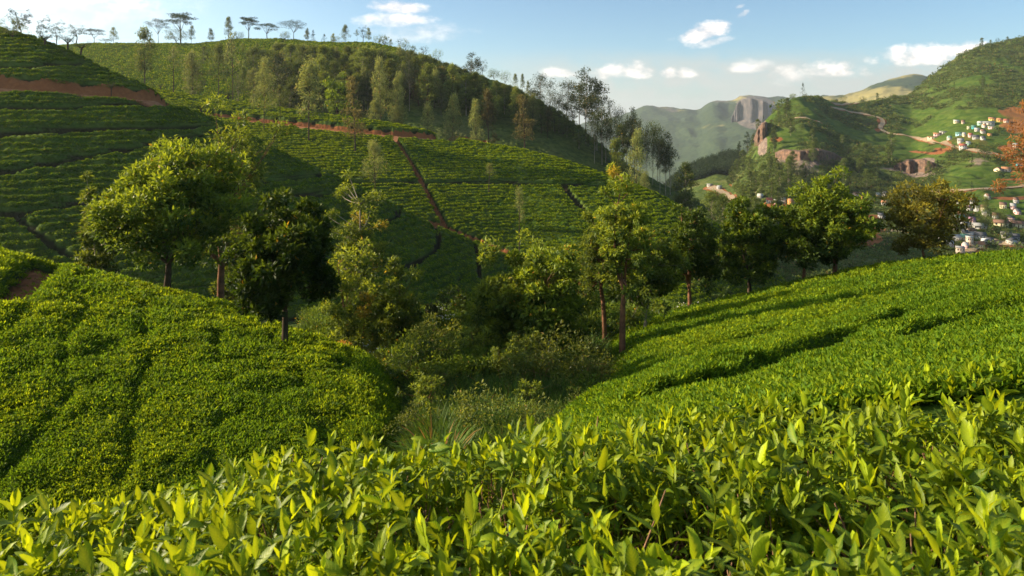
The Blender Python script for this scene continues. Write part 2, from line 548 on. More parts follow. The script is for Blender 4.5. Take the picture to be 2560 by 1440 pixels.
FAR_PATHS = [
    ([(2082, 272), (2110, 276), (2150, 285), (2190, 292), (2212, 300), (2208, 312), (2192, 320), (2215, 334), (2260, 341), (2300, 349), (2370, 365), (2440, 379), (2500, 389), (2560, 404), (2640, 430)], 3.6),
    ([(1985, 296), (2010, 297), (2032, 301), (2050, 309)], 3.0),
    ([(2083, 262), (2120, 262), (2150, 258)], 3.0),
    ([(2270, 480), (2330, 482), (2400, 481), (2480, 477), (2560, 470), (2640, 462)], 3.0),
    ([(2120, 570), (2190, 575), (2260, 582)], 3.0),
    ([(2400, 640), (2440, 616), (2470, 606), (2520, 610), (2560, 613), (2660, 618)], 4.5),
    ([(2448, 590), (2490, 602)], 2.5),
    ([(1775, 468), (1800, 476), (1815, 488), (1826, 502)], 7.0),
]


def project_path(pts, rng):
    P = []
    for (a, b), (c, d) in zip(pts[:-1], pts[1:]):
        n = max(2, int(math.hypot(c - a, d - b) / 9))
        for k in range(n):
            t = k / n
            P.append(at(a + (c - a) * t, b + (d - b) * t, *rng))
    P.append(at(*pts[-1], *rng))
    # resample evenly, smooth out depth steps
    A = np.array([p[:2] for p in P])
    keep = [0]
    for i in range(1, len(A)):
        s = np.hypot(*(A[i] - A[keep[-1]]))
        if s > 0.25:
            keep.append(i)
    A = A[keep]
    for _ in range(3):
        A[1:-1] = (A[:-2] + 2 * A[1:-1] + A[2:]) / 4
    return A


def resample(A, step):
    s = np.concatenate([[0], np.cumsum(np.hypot(*np.diff(A, axis=0).T))])
    n = max(3, int(s[-1] / step))
    u = np.linspace(0, s[-1], n)
    return np.stack([np.interp(u, s, A[:, 0]), np.interp(u, s, A[:, 1])], 1)


# ------------------------------------------------------------------ ground sheets
cols = np.concatenate([np.linspace(-2400, -400, 34)[:-1], np.linspace(-400, -40, 40)[:-1], np.arange(-40, 2600.1, 2.5), np.linspace(2600, 2960, 40)[1:], np.linspace(2960, 4900, 32)[1:]])
near_cols = np.concatenate([1280 - np.geomspace(3680, 15000, 40)[:0:-1], cols, 1280 + np.geomspace(3620, 15000, 40)[1:]])
ROWS = {
    'near': np.geomspace(0.3, 58, 330),
    'mid': np.linspace(58, 245, 740),
    'far': np.geomspace(245, 1300, 400),
    'out': np.geomspace(1300, 9000, 170),
}
IX = {n: i for i, n in enumerate(NAMES)}


def hedge(px, d, z, idx):
    """tea planted along the contours: rounded hedges about a metre high with narrow gaps; returns height 0..1"""
    x = (px - 1280) / F * d
    sp = np.where(idx == IX['spur'], 0.78, np.where(idx == IX['field'], 0.47, 0.95))
    warp = 0.22 * fbm(x / 14, d / 14, 41, 3) + 0.10 * fbm(x / 2.3, d / 2.3, 44, 2)
    ph = z / sp + warp
    fr = ph - np.floor(ph)
    p = np.clip((0.5 - np.abs(fr - 0.5)) / 0.27, 0, 1)
    p = p * p * (3 - 2 * p)
    row = np.floor(ph)
    # gaps between single bushes along the row
    v = vnoise(x / 1.1 + row * 7.3, d / 1.1 + row * 3.1, 61)
    p = p * (0.72 + 0.28 * sstep(v, 0.12, 0.45))
    return p


class Sheet:
    pass


def build_sheet(key):
    rows = ROWS[key]
    S = Sheet()
    S.rows = rows
    S.cols = cols = near_cols if key == 'near' else globals()['cols']
    px, d = np.meshgrid(cols, rows)
    z, idx = terrain(px, d, True)
    z = rough(px, d, z, idx)
    x = (px - 1280) / F * d
    S.idx = idx
    soil = np.zeros_like(z)
    scrub = np.zeros_like(z)
    rock = np.zeros_like(z)
    tall = np.ones_like(z)
    py = H0 - F * z / d
    if key == 'near':
        is_tea = (idx == IX['knoll']) | (idx == IX['slope']) | (idx == IX['bank'])
        scrub = np.where(is_tea, 0.0, 1.0)
        v = fbm(x / 0.9, d / 0.9, 71, 3)
        # faint planting furrows; one deep furrow parts the two rows on the right
        wob = 1.7 * fbm(x / 6, d / 6, 75, 3)
        f1 = np.abs(((x * 0.86 - d * 0.5 + wob) / 1.9) % 1 - 0.5) * 2      # right slope, rows running down hill
        f2 = np.abs(((x * 0.90 + d * 0.43 + wob) / 2.3) % 1 - 0.5) * 2
        brk = sstep(vnoise(x / 1.3, d / 1.3, 77), 0.22, 0.5)
        fur = np.where(idx == IX['slope'], 1 - sstep(f1, 0.06, 0.22) * 1.0, np.where(idx == IX['knoll'], 1 - sstep(f2, 0.03, 0.34), 0))
        fur = np.clip(fur, 0, 1) * brk
        dl = np.full(z.shape, 9.0, np.float32)
        for pts, rng, sl in [([(1720, 985), (1850, 938), (2000, 886), (2100, 843), (2200, 812), (2280, 787), (2330, 770)], (3, 22), 0), ([(2180, 776), (2270, 765), (2330, 748)], (3, 22), 0), ([(2380, 820), (2480, 783), (2540, 765)], (3, 22), 0)]:
            A = resample(project_path(pts, rng), 0.15)
            for (ax, ay) in A:
                r0, r1 = np.searchsorted(rows, [ay - 0.9, ay + 0.9])
                pc = 1280 + F * ax / ay
                pw = 0.9 * F / ay
                c0, c1 = np.searchsorted(cols, [pc - pw, pc + pw])
                sub = np.hypot(x[r0:r1, c0:c1] - ax, d[r0:r1, c0:c1] - ay)
                dl[r0:r1, c0:c1] = np.minimum(dl[r0:r1, c0:c1], sub)
        cut = 1 - sstep(dl, 0.18, 0.50)
        # worn foot path between two blocks on the left knoll
        A = resample(project_path([(15, 745), (60, 705), (95, 672), (112, 655), (118, 644)], (18, 60)), 0.2)
        dk = np.full(z.shape, 9.0, np.float32)
        for (ax, ay) in A:
            dk = np.minimum(dk, np.hypot(x - ax, d - ay))
        pth = 1 - sstep(dk, 0.45, 1.0)
        soil = np.maximum(soil, 0.55 * pth)
        tall = np.where(is_tea, 1 - np.maximum(np.maximum(np.where(idx == IX['slope'], 0.7, 0.38) * fur, cut), pth), 1.0)
        S.fade = fade = sstep(d, 3.2, 6) * sstep(d, 56, 52)
        mound = vnoise(x / 0.55, d / 0.55, 78)
        z = z + fade * np.where(is_tea, 0.13 * v + 0.10 * mound - 0.10 * fur - 0.55 * cut - 0.55 * pth, 0.25 * v)
    if key == 'mid':
        fade = sstep(d, 58, 61) * sstep(d, 245, 240)
        is_tea = (idx == IX['spur']) | (idx == IX['field'])
        hd = hedge(px, d, z, idx)
        carve = np.zeros_like(z)
        dist = np.full(z.shape, 99.0)
        dd = rows[1] - rows[0]
        for (lay, pts, w, so, cut, rng) in PATHS:
            A = resample(project_path(pts, rng), 0.35)
            PLANS.append((A, w, so, cut))
            loc = np.full(z.shape, 99.0, np.float32)
            for (ax, ay) in A:
                r0 = int((ay - 3.2 - rows[0]) / dd)
                r1 = int((ay + 3.2 - rows[0]) / dd) + 1
                r0, r1 = max(r0, 0), min(r1, len(rows) - 1)
                if r1 <= r0:
                    continue
                pc = 1280 + F * ax / ay
                pw = 3.2 * F / ay
                c0, c1 = np.searchsorted(cols, [pc - pw, pc + pw])
                sub = np.hypot(x[r0:r1, c0:c1] - ax, d[r0:r1, c0:c1] - ay)
                loc[r0:r1, c0:c1] = np.minimum(loc[r0:r1, c0:c1], sub)
            carve = np.maximum(carve, cut * (1 - sstep(loc, w * 0.45, w * 1.0)))
            dist = np.minimum(dist, loc - w * 0.75)
            soil = np.maximum(soil, so * (1 - sstep(loc, w * 0.75, w * 1.15)))
        hd = hd * sstep(dist, -0.2, 0.45)
        v = fbm(x / 0.8, d / 0.8, 51, 3)
        z = z + fade * np.where(is_tea, 0.95 * hd + 0.12 * v * hd, 0.4 * v) - fade * carve * 0.6
        tall = np.where(is_tea, hd, 0.8)
        S.hd = hd
        scrub = np.where(is_tea, 0.0, 1.0)
        low = (idx == IX['spur']) & (d < 62)
        scrub = np.where(low, 0.8, scrub)
    if key == 'far':
        isr = idx == IX['ridge']
        # upper left of the wooded ridge is planted with tea
        hd = hedge(px, d, z, idx)
        rp = HILLS['ridge'].py(px)
        wood = sstep(py - rp, np.where(px < 900, 75, 60), np.where(px < 900, 150, 110)) * sstep(px, 520, 760) * 0.85
        wood = np.clip(wood + 0.45 * fbm(x / 22, d / 22, 81, 4), 0, 1)
        fade = sstep(d, 245, 250) * sstep(d, 1300, 1200)
        z = z + fade * np.where(isr, 0.7 * hd * (wood < 0.5), 0.0)
        scrub = np.where(isr, wood, 1.0)
        tall = np.where(isr, np.maximum(hd, 0.15), 1.0)
        hs = (idx == IX['hillside'])
        n = fbm(x / 40, d / 60, 91, 4) + 0.6 * fbm(x / 14, d / 22, 92, 3)
        s = 0.80 + 1.0 * n
        # lower wooded foot, tea terraces in the middle, scrub on the crest
        s = s + 0.55 * sstep(py, 395, 440) * sstep(py, 560, 470) - 0.35 * sstep(py, 250, 300) * sstep(py, 380, 340)
        s = s - 0.9 * sstep(px, 2330, 2400) * sstep(py, 400, 430) * sstep(py, 560, 520)
        scrub = np.where(hs, np.clip(s, 0, 1), scrub)
        stz = (z + 1.2 * fbm(x / 50, d / 50, 97, 3)) / 5.5
        fr = stz - np.floor(stz)
        ter = np.clip((0.5 - np.abs(fr - 0.5)) / 0.14, 0, 1)
        tall = np.where(hs, 0.25 + 0.75 * ter, tall)
        z = z + np.where(hs, 0.9 * ter * (scrub < 0.6), 0) * fade
        z = z + np.where(hs, 1.6 * np.maximum(0, fbm(x / 6, d / 7, 93, 3)) * sstep(scrub, 0.3, 0.8), 0) * fade
        sn = fbm(x / 16, d / 24, 95, 4)
        for (cx, cy_, rx, ry, am) in [(2175, 598, 62, 34, 1.0), (2135, 612, 40, 18, 0.9), (2350, 376, 40, 8, 0.9), (2320, 384, 50, 8, 0.7), (2540, 300, 60, 40, 0.55), (2520, 372, 40, 14, 0.7), (2540, 452, 70, 6, 0.9),
                                     (2530, 498, 60, 7, 0.9), (1935, 515, 40, 12, 0.8), (1815, 480, 25, 22, 0.75), (1945, 352, 26, 9, 0.8), (2190, 545, 40, 8, 0.6), (2380, 548, 60, 12, 0.5), (2545, 632, 40, 12, 0.8),
                                     (2430, 352, 80, 22, 0.45), (2085, 545, 60, 14, 0.4), (2205, 304, 14, 9, 0.9), (2195, 325, 10, 10, 0.9)]:
            e = 1 - ((px - cx) / rx) ** 2 - ((py - cy_) / ry) ** 2
            soil = np.maximum(soil, np.where(hs, am * sstep(e + 0.9 * sn, 0.0, 0.7), 0))
        for (cx, cy_, rx, ry, am) in [(2015, 398, 75, 24, 0.9), (2290, 420, 60, 26, 0.7), (2010, 425, 50, 14, 0.5), (1905, 345, 16, 50, 0.8), (2220, 425, 40, 14, 0.6), (2480, 270, 60, 10, 0.3), (2440, 410, 40, 14, 0.6)]:
            e = 1 - ((px - cx) / rx) ** 2 - ((py - cy_) / ry) ** 2
            rock = np.maximum(rock, np.where(hs, am * sstep(e + 1.1 * sn, 0.0, 0.7), 0))
        for (pts, w) in FAR_PATHS:
            A = resample(project_path(pts, (250, 900)), 2.0)
            FARPLANS.append((A, w))
            for (ax, ay) in A:
                r0, r1 = np.searchsorted(rows, [ay - w * 2.5, ay + w * 2.5])
                pc = 1280 + F * ax / ay
                pw = 2.5 * w * F / ay
                c0, c1 = np.searchsorted(cols, [pc - pw, pc + pw])
                sub = np.hypot(x[r0:r1, c0:c1] - ax, d[r0:r1, c0:c1] - ay)
                soil[r0:r1, c0:c1] = np.maximum(soil[r0:r1, c0:c1], 0.9 * (1 - sstep(sub, w * 0.5, w * 1.0)))
        S.hd = hd
    if key == 'out':
        mt_ = idx == IX['mountain']
        n = fbm(x / 300, d / 420, 101, 5)
        scrub = np.where(mt_, np.clip(0.75 + 0.9 * n, 0, 1), 1.0)
        scrub = np.where(idx == IX['downs'], np.clip(0.45 + 0.9 * n, 0, 1), scrub)
        e = np.maximum(0, 1 - ((px - 1890) / 62) ** 2 - ((py - 283) / 44) ** 2)
        rock = np.where(mt_, sstep(e + 0.35 * n, 0.05, 0.35), 0)
        e2 = np.maximum(0, 1 - ((px - 1800) / 75) ** 2 - ((py - 325) / 22) ** 2) + np.maximum(0, 1 - ((px - 1850) / 50) ** 2 - ((py - 246) / 10) ** 2)  # first ellipse paints the mountain's sunlit yellow patch into the colour
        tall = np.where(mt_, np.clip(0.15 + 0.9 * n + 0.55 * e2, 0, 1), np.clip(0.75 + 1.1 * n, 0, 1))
    S.px, S.d, S.x, S.z = px, d, x, z
    S.soil, S.scrub, S.rock, S.tall = soil, scrub, rock, tall
    nr, nc = z.shape
    V = np.stack([x, d, z], -1).reshape(-1, 3)
    i = np.arange(nr * nc).reshape(nr, nc)
    Q = np.stack([i[:-1, :-1], i[:-1, 1:], i[1:, 1:], i[1:, :-1]], -1).reshape(-1, 4)
    C = np.stack([soil, scrub, rock, tall], -1).reshape(-1, 4)
    nm = {'near': 'ground', 'mid': 'hill', 'far': 'hill', 'out': 'mountains'}[key]
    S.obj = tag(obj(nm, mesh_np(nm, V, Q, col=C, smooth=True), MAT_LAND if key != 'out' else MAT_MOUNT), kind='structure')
    return S


PLANS, FARPLANS = [], []
SH = {k: build_sheet(k) for k in ('near', 'mid', 'far', 'out')}


def sample(S, px, d, what='z'):
    """bilinear value of a sheet's field"""
    A = getattr(S, what)
    cols = S.cols
    ci = np.interp(px, cols, np.arange(len(cols)))
    ri = np.interp(d, S.rows, np.arange(len(S.rows)))
    c0 = np.clip(ci.astype(int), 0, len(cols) - 2)
    r0 = np.clip(ri.astype(int), 0, len(S.rows) - 2)
    fc = ci - c0
    fr = ri - r0
    if what == 'idx':
        return A[np.round(ri).astype(int), np.round(ci).astype(int)]
    return (A[r0, c0] * (1 - fc) + A[r0, c0 + 1] * fc) * (1 - fr) + (A[r0 + 1, c0] * (1 - fc) + A[r0 + 1, c0 + 1] * fc) * fr


def sheet_for(d):
    return SH['near'] if d < 58 else SH['mid'] if d < 245 else SH['far'] if d < 1300 else SH['out']


def zground(x, y):
    return float(sample(sheet_for(y), np.array([1280 + F * x / y]), np.array([float(y)]))[0])


def simple_mat(name, c1, c2=None, scale=4.0, rough=0.8, spec=0.2, bump=0.0):
    mt = bpy.data.materials.new(name)
    mt.use_nodes = True
    t = mt.node_tree
    t.nodes.clear()
    g = NG(t)
    o = g.n('ShaderNodeOutputMaterial')
    b = g.n('ShaderNodeBsdfPrincipled')
    b.inputs['Roughness'].default_value = rough
    b.inputs['Specular IOR Level'].default_value = spec
    g.link(b.outputs[0], o.inputs[0])
    geo = g.n('ShaderNodeTexCoord')
    n = g.noise(geo.outputs['Object'], scale, 5, 0.6)
    c2 = c2 or tuple(v * 0.75 for v in c1)
    g.link(g.mix(g.sstep(n, 0.3, 0.7), (*c1, 1), (*c2, 1)), b.inputs['Base Color'])
    if bump:
        bp = g.n('ShaderNodeBump')
        bp.inputs['Strength'].default_value = bump
        bp.inputs['Distance'].default_value = 0.05
        g.link(n, bp.inputs['Height'])
        g.link(bp.outputs[0], b.inputs['Normal'])
    return mt


MAT_SOIL = simple_mat('red_soil', (0.36, 0.16, 0.07), (0.24, 0.09, 0.04), 1.5)
MAT_DUST = simple_mat('dusty_track', (0.36, 0.275, 0.18), (0.26, 0.18, 0.11), 0.6)


def strip(name, A, w, mat, lift, step):
    A = resample(A, step)
    t = np.gradient(A, axis=0)
    t /= np.maximum(1e-6, np.hypot(t[:, 0], t[:, 1]))[:, None]
    nrm = np.stack([-t[:, 1], t[:, 0]], 1)
    V = []
    for k in (-0.5, -0.17, 0.17, 0.5):
        q = A + nrm * w * k
        zz = [zground(a, b) + lift for a, b in q]
        V.append(np.column_stack([q, zz]))
    V = np.stack(V, 1)
    n, m = V.shape[:2]
    i = np.arange(n * m).reshape(n, m)
    Q = np.stack([i[:-1, :-1], i[:-1, 1:], i[1:, 1:], i[1:, :-1]], -1).reshape(-1, 4)
    return tag(obj(name, mesh_np(name, V.reshape(-1, 3), Q, smooth=True), mat), kind='structure')


for (A, w, so, cut) in PLANS:
    if so >= 0.7:
        strip('path', A, w * 0.8, MAT_SOIL, 0.06, 0.8)
for (A, w) in FARPLANS:
    strip('dirt_road', A, w, MAT_DUST, 0.35, 4.0)
# ------------------------------------------------------------------ leaf materials
def leaf_mat(name, dark, light, young, transl=0.4, rough=0.45, spec=0.25, old=(0.42, 0.26, 0.03), tmul=1.6, hue=0.25, veins=False):
    """Col: r tint, g youngness, b midrib, a old (yellowing) leaf"""
    mt = bpy.data.materials.new(name)
    mt.use_nodes = True
    t = mt.node_tree
    t.nodes.clear()
    g = NG(t)
    o = g.n('ShaderNodeOutputMaterial')
    at_ = g.n('ShaderNodeAttribute', attribute_name='Col')
    sp = g.n('ShaderNodeSeparateColor')
    g.link(at_.outputs['Color'], sp.inputs[0])
    oi = g.n('ShaderNodeObjectInfo')
    c = g.mix(sp.outputs[0], (*dark, 1), (*light, 1))
    yg = g.m('MULTIPLY', sp.outputs[1], g.m('ADD', 0.75, g.m('MULTIPLY', oi.outputs['Random'], 0.4)), clamp=True)
    c = g.mix(yg, c, (*young, 1))
    c = g.mix(g.m('MULTIPLY', sp.outputs[2], 0.35), c, (min(1, young[0] * 1.4), min(1, young[1] * 1.25), young[2] * 2, 1))
    aged = at_.outputs['Alpha']
    vein = None
    if veins:           # alpha holds the place along the leaf; 1 and more marks an old leaf
        along = g.m('FRACT', aged)
        aged = g.m('MULTIPLY', g.m('GREATER_THAN', aged, 0.995), 0.6)
        ph = g.m('SUBTRACT', g.m('MULTIPLY', along, 8.0), g.m('MULTIPLY', g.m('SUBTRACT', 1.0, sp.outputs[2]), 1.6))
        vein = g.sstep(g.m('ABSOLUTE', g.m('SINE', g.m('MULTIPLY', ph, math.pi))), 0.0, 0.4)
        pn = g.n('ShaderNodeTexCoord')
        blot = g.noise(pn.outputs['Object'], 55.0, 3, 0.6)
        c = g.mix(g.m('MULTIPLY', g.m('SUBTRACT', 1.0, vein), 0.28), c, (min(1, young[0] * 1.2), min(1, young[1] * 1.1), young[2] * 2, 1))
        c = g.mix(g.m('MULTIPLY', g.sstep(blot, 0.60, 0.72), 0.30), c, (0.10, 0.085, 0.02, 1))
    c = g.mix(aged, c, (*old, 1))
    hsv = g.n('ShaderNodeHueSaturation')
    g.put(hsv.inputs['Value'], g.m('ADD', 1 - hue, g.m('MULTIPLY', oi.outputs['Random'], 2 * hue)))
    g.link(c, hsv.inputs['Color'])
    c = hsv.outputs[0]
    b = g.n('ShaderNodeBsdfPrincipled')
    b.inputs['Roughness'].default_value = rough
    b.inputs['Specular IOR Level'].default_value = spec
    g.link(c, b.inputs['Base Color'])
    if vein is not None:
        bp = g.n('ShaderNodeBump')
        bp.inputs['Strength'].default_value = 0.35
        bp.inputs['Distance'].default_value = 0.0015
        g.link(vein, bp.inputs['Height'])
        g.link(bp.outputs[0], b.inputs['Normal'])
    tr = g.n('ShaderNodeBsdfTranslucent')
    tcol = g.mix(1.0, c, (1.25 * tmul, 1.05 * tmul, 0.5 * tmul, 1), 'MULTIPLY')
    g.link(tcol, tr.inputs['Color'])
    mx = g.n('ShaderNodeMixShader')
    mx.inputs[0].default_value = transl
    g.link(b.outputs[0], mx.inputs[1])
    g.link(tr.outputs[0], mx.inputs[2])
    g.link(mx.outputs[0], o.inputs[0])
    return mt


def rot_frames(dirs, ups):
    """orthonormal frames: y along the leaf, z its face"""
    y = dirs / np.maximum(1e-9, np.linalg.norm(dirs, axis=1))[:, None]
    x = np.cross(y, ups)
    nx = np.linalg.norm(x, axis=1)
    bad = nx < 1e-4
    x[bad] = np.cross(y[bad], np.array([0.3, 0.8, 0.5]))
    x /= np.linalg.norm(x, axis=1)[:, None]
    z = np.cross(x, y)
    return x, y, z


def simple_leaves(pos, dirs, ups, length, width, fold=0.25):
    """folded rhombus leaves: 4 verts, 2 triangles each"""
    n = len(pos)
    x, y, z = rot_frames(dirs, ups)
    L = np.asarray(length).reshape(-1, 1) * np.ones((n, 1))
    W = np.asarray(width).reshape(-1, 1) * np.ones((n, 1))
    mid = pos + y * L * 0.45
    v = np.empty((n, 4, 3))
    v[:, 0] = pos
    v[:, 1] = mid + x * W * 0.5 + z * W * fold
    v[:, 2] = pos + y * L - z * L * 0.12
    v[:, 3] = mid - x * W * 0.5 + z * W * fold
    i = np.arange(n)[:, None] * 4
    tr = np.concatenate([i + np.array([[0, 1, 2]]), i + np.array([[0, 2, 3]])])
    return v.reshape(-1, 3), tr


def fine_leaves(pos, dirs, ups, length, width, curl, fold, nseg=6):
    """shaped tea leaves: 3 verts across, nseg along, folded on the midrib and curling"""
    n = len(pos)
    x, y, z = rot_frames(dirs, ups)
    s = np.linspace(0, 1, nseg + 1)
    prof = np.sin(np.pi * np.clip(s * 0.93 + 0.05, 0, 1)) ** 0.85 * (1 - 0.25 * s)
    prof[0] = 0.08
    prof[-1] = 0.015
    V = np.empty((n, nseg + 1, 3, 3))
    p = pos.copy()
    for k in range(nseg + 1):
        a = curl * (s[k] ** 1.5)
        yy = y * np.cos(a)[:, None] - z * np.sin(a)[:, None]
        zz = z * np.cos(a)[:, None] + y * np.sin(a)[:, None]
        if k:
            p = p + yy * (length / nseg)[:, None]
        w = (width * prof[k] * 0.5)[:, None]
        wav = (np.sin(k * 2.1 + np.arange(n) * 1.7) * 0.10 * width)[:, None]
        V[:, k, 0] = p - x * w + zz * w * fold[:, None] + zz * wav * prof[k]
        V[:, k, 1] = p
        V[:, k, 2] = p + x * w + zz * w * fold[:, None] - zz * wav * prof[k]
    m = (nseg + 1) * 3
    q = []
    for k in range(nseg):
        for c in (0, 1):
            a = k * 3 + c
            q.append([a, a + 1, a + 4, a + 3])
    q = np.array(q)
    Q = (np.arange(n)[:, None, None] * m + q[None]).reshape(-1, 4)
    return V.reshape(-1, 3), Q, m


def tube(pts, radii, k=6):
    pts = np.asarray(pts, float)
    radii = np.asarray(radii, float)
    n = len(pts)
    t = np.gradient(pts, axis=0)
    t /= np.maximum(1e-9, np.linalg.norm(t, axis=1))[:, None]
    ref = np.array([0.37, 0.91, 0.17])
    a = np.cross(t, ref)
    a /= np.maximum(1e-9, np.linalg.norm(a, axis=1))[:, None]
    b = np.cross(t, a)
    th = np.linspace(0, 2 * np.pi, k, endpoint=False)
    V = pts[:, None] + radii[:, None, None] * (np.cos(th)[None, :, None] * a[:, None] + np.sin(th)[None, :, None] * b[:, None])
    i = np.arange(n * k).reshape(n, k)
    j = np.roll(i, -1, axis=1)
    Q = np.stack([i[:-1], j[:-1], j[1:], i[1:]], -1).reshape(-1, 4)
    return V.reshape(-1, 3), Q


class Build:
    """collects pieces of one mesh"""
    def __init__(self):
        self.v, self.q, self.t, self.c, self.n = [], [], [], [], 0

    def add(self, v, q=None, t=None, col=(0.5, 0, 0, 0)):
        v = np.asarray(v, float)
        if q is not None:
            self.q.append(np.asarray(q) + self.n)
        if t is not None:
            self.t.append(np.asarray(t) + self.n)
        c = np.asarray(col, float)
        if c.ndim == 1:
            c = np.tile(c, (len(v), 1))
        self.v.append(v)
        self.c.append(c)
        self.n += len(v)

    def mesh(self, name, smooth=True):
        return mesh_np(name, np.concatenate(self.v), np.concatenate(self.q) if self.q else None,
                       np.concatenate(self.t) if self.t else None, np.concatenate(self.c), smooth)


MAT_TEA = leaf_mat('tea_leaves', (0.020, 0.070, 0.012), (0.055, 0.140, 0.010), (0.350, 0.440, 0.009), 0.42, 0.45, 0.2, tmul=1.4, veins=True)
MAT_TEA_MID = leaf_mat('tea_leaves_hedge', (0.040, 0.095, 0.008), (0.125, 0.220, 0.012), (0.330, 0.400, 0.010), 0.42, 0.6, 0.10)
MAT_TEA_FAR = leaf_mat('tea_leaves_slope', (0.030, 0.080, 0.010), (0.100, 0.190, 0.010), (0.370, 0.430, 0.008), 0.28, 0.8, 0.03)
MAT_TWIG = simple_mat('tea_twigs', (0.36, 0.20, 0.115), (0.17, 0.09, 0.05), 30, 0.8)


def scatter_object(name, pts, scl, rot, idx, sources, label, group=None):
    """one object of uncountable growth: instances of the source meshes on given points"""
    me = bpy.data.meshes.new(name)
    me.vertices.add(len(pts))
    me.vertices.foreach_set('co', np.asarray(pts, np.float32).ravel())
    for nm, ty, arr in (('scl', 'FLOAT', scl), ('pick', 'INT', idx)):
        a = me.attributes.new(nm, ty, 'POINT')
        a.data.foreach_set('value', np.asarray(arr, np.float32 if ty == 'FLOAT' else np.int32))
    a = me.attributes.new('rot', 'FLOAT_VECTOR', 'POINT')
    a.data.foreach_set('vector', np.asarray(rot, np.float32).ravel())
    o = bpy.data.objects.new(name, me)
    COL.objects.link(o)
    src = bpy.data.collections.new(name + '_kinds')
    for k, (m, mats) in enumerate(sources):
        so = bpy.data.objects.new('%s_kind_%02d' % (name, k), m)
        for mm in mats:
            m.materials.append(mm)
        src.objects.link(so)
    ng = bpy.data.node_groups.new(name + '_scatter', 'GeometryNodeTree')
    ng.interface.new_socket('Geometry', in_out='INPUT', socket_type='NodeSocketGeometry')
    ng.interface.new_socket('Geometry', in_out='OUTPUT', socket_type='NodeSocketGeometry')
    N = ng.nodes
    gi, go = N.new('NodeGroupInput'), N.new('NodeGroupOutput')
    ci = N.new('GeometryNodeCollectionInfo')
    ci.inputs['Collection'].default_value = src
    ci.inputs['Separate Children'].default_value = True
    ci.inputs['Reset Children'].default_value = True
    iop = N.new('GeometryNodeInstanceOnPoints')
    iop.inputs['Pick Instance'].default_value = True
    L = ng.links.new

    def attr(nm, ty):
        a = N.new('GeometryNodeInputNamedAttribute')
        a.data_type = ty
        a.inputs['Name'].default_value = nm
        return a.outputs['Attribute']
    L(gi.outputs[0], iop.inputs['Points'])
    L(ci.outputs[0], iop.inputs['Instance'])
    L(attr('pick', 'INT'), iop.inputs['Instance Index'])
    L(attr('scl', 'FLOAT'), iop.inputs['Scale'])
    e2r = N.new('FunctionNodeEulerToRotation')
    L(attr('rot', 'FLOAT_VECTOR'), e2r.inputs[0])
    L(e2r.outputs[0], iop.inputs['Rotation'])
    L(iop.outputs[0], go.inputs[0])
    md = o.modifiers.new('growth', 'NODES')
    md.node_group = ng
    return tag(o, label, name.replace('_', ' '), group, 'stuff')


rng = np.random.default_rng(7)


def unit(n, r=rng):
    v = r.normal(size=(n, 3))
    return v / np.linalg.norm(v, axis=1)[:, None]


def clump_mesh(name, seed, nleaf, rad, height, leaf, up=0.7, young=0.45, wfac=0.42, old=0.01, jit=0.75, upn=0.9):
    """a leafy dome"""
    r = np.random.default_rng(seed)
    u = unit(nleaf, r)
    u[:, 2] = np.abs(u[:, 2]) * 1.0
    rr = (0.55 + 0.5 * r.random(nleaf))[:, None]
    pos = u * rr * np.array([rad, rad, height])
    d = u * np.array([1, 1, 0.6]) + np.array([0, 0, up]) + jit * r.normal(size=(nleaf, 3))
    ups = np.array([0, 0, 1.0]) + upn * r.normal(size=(nleaf, 3))
    L = leaf * (0.6 + 0.7 * r.random(nleaf))
    v, t = simple_leaves(pos, d, ups, L, L * wfac)
    hi = np.clip(pos[:, 2] / height, 0, 1)
    c = np.zeros((nleaf, 4))
    c[:, 0] = r.random(nleaf) * 0.75 + 0.25 * hi
    c[:, 1] = np.clip((hi - 0.3) * 1.3, 0, 1) * (r.random(nleaf) < young + 0.2) * (0.35 + 0.65 * r.random(nleaf))
    c[:, 3] = (r.random(nleaf) < old) * 0.8
    B = Build()
    B.add(v, t=t, col=np.repeat(c, 4, axis=0))
    return B.mesh(name, smooth=False)


def lie_on(S, px, d, tilt, h=None):
    """Euler angles that stand instances on the slope of a sheet, with a random turn"""
    n = len(px)
    x = (px - 1280) / F * d
    h = 0.02 * d + 0.3 if h is None else h
    z0 = terrain(px, d)
    zx = terrain(1280 + F * (x + h) / d, d)
    zy = terrain(1280 + F * x / (d + h), d + h)
    nz = np.stack([-(zx - z0) / h + rng.normal(0, tilt, n), -(zy - z0) / h + rng.normal(0, tilt, n), np.ones(n)], 1)
    nz /= np.linalg.norm(nz, axis=1)[:, None]
    ax = np.cross(np.array([0, 1.0, 0]), nz)
    ax /= np.linalg.norm(ax, axis=1)[:, None]
    ay = np.cross(nz, ax)
    a = rng.uniform(0, 6.28, n)[:, None]
    X = ax * np.cos(a) + ay * np.sin(a)
    Y = -ax * np.sin(a) + ay * np.cos(a)
    return np.stack([np.arctan2(Y[:, 2], nz[:, 2]), -np.arcsin(np.clip(X[:, 2], -1, 1)), np.arctan2(X[:, 1], X[:, 0])], 1)


# ---------------------------------------------------------------- tea on the near knoll and slopes
def rand_rot_early(n, tilt):
    return np.stack([rng.normal(0, tilt, n), rng.normal(0, tilt, n), rng.uniform(0, 6.28, n)], 1)


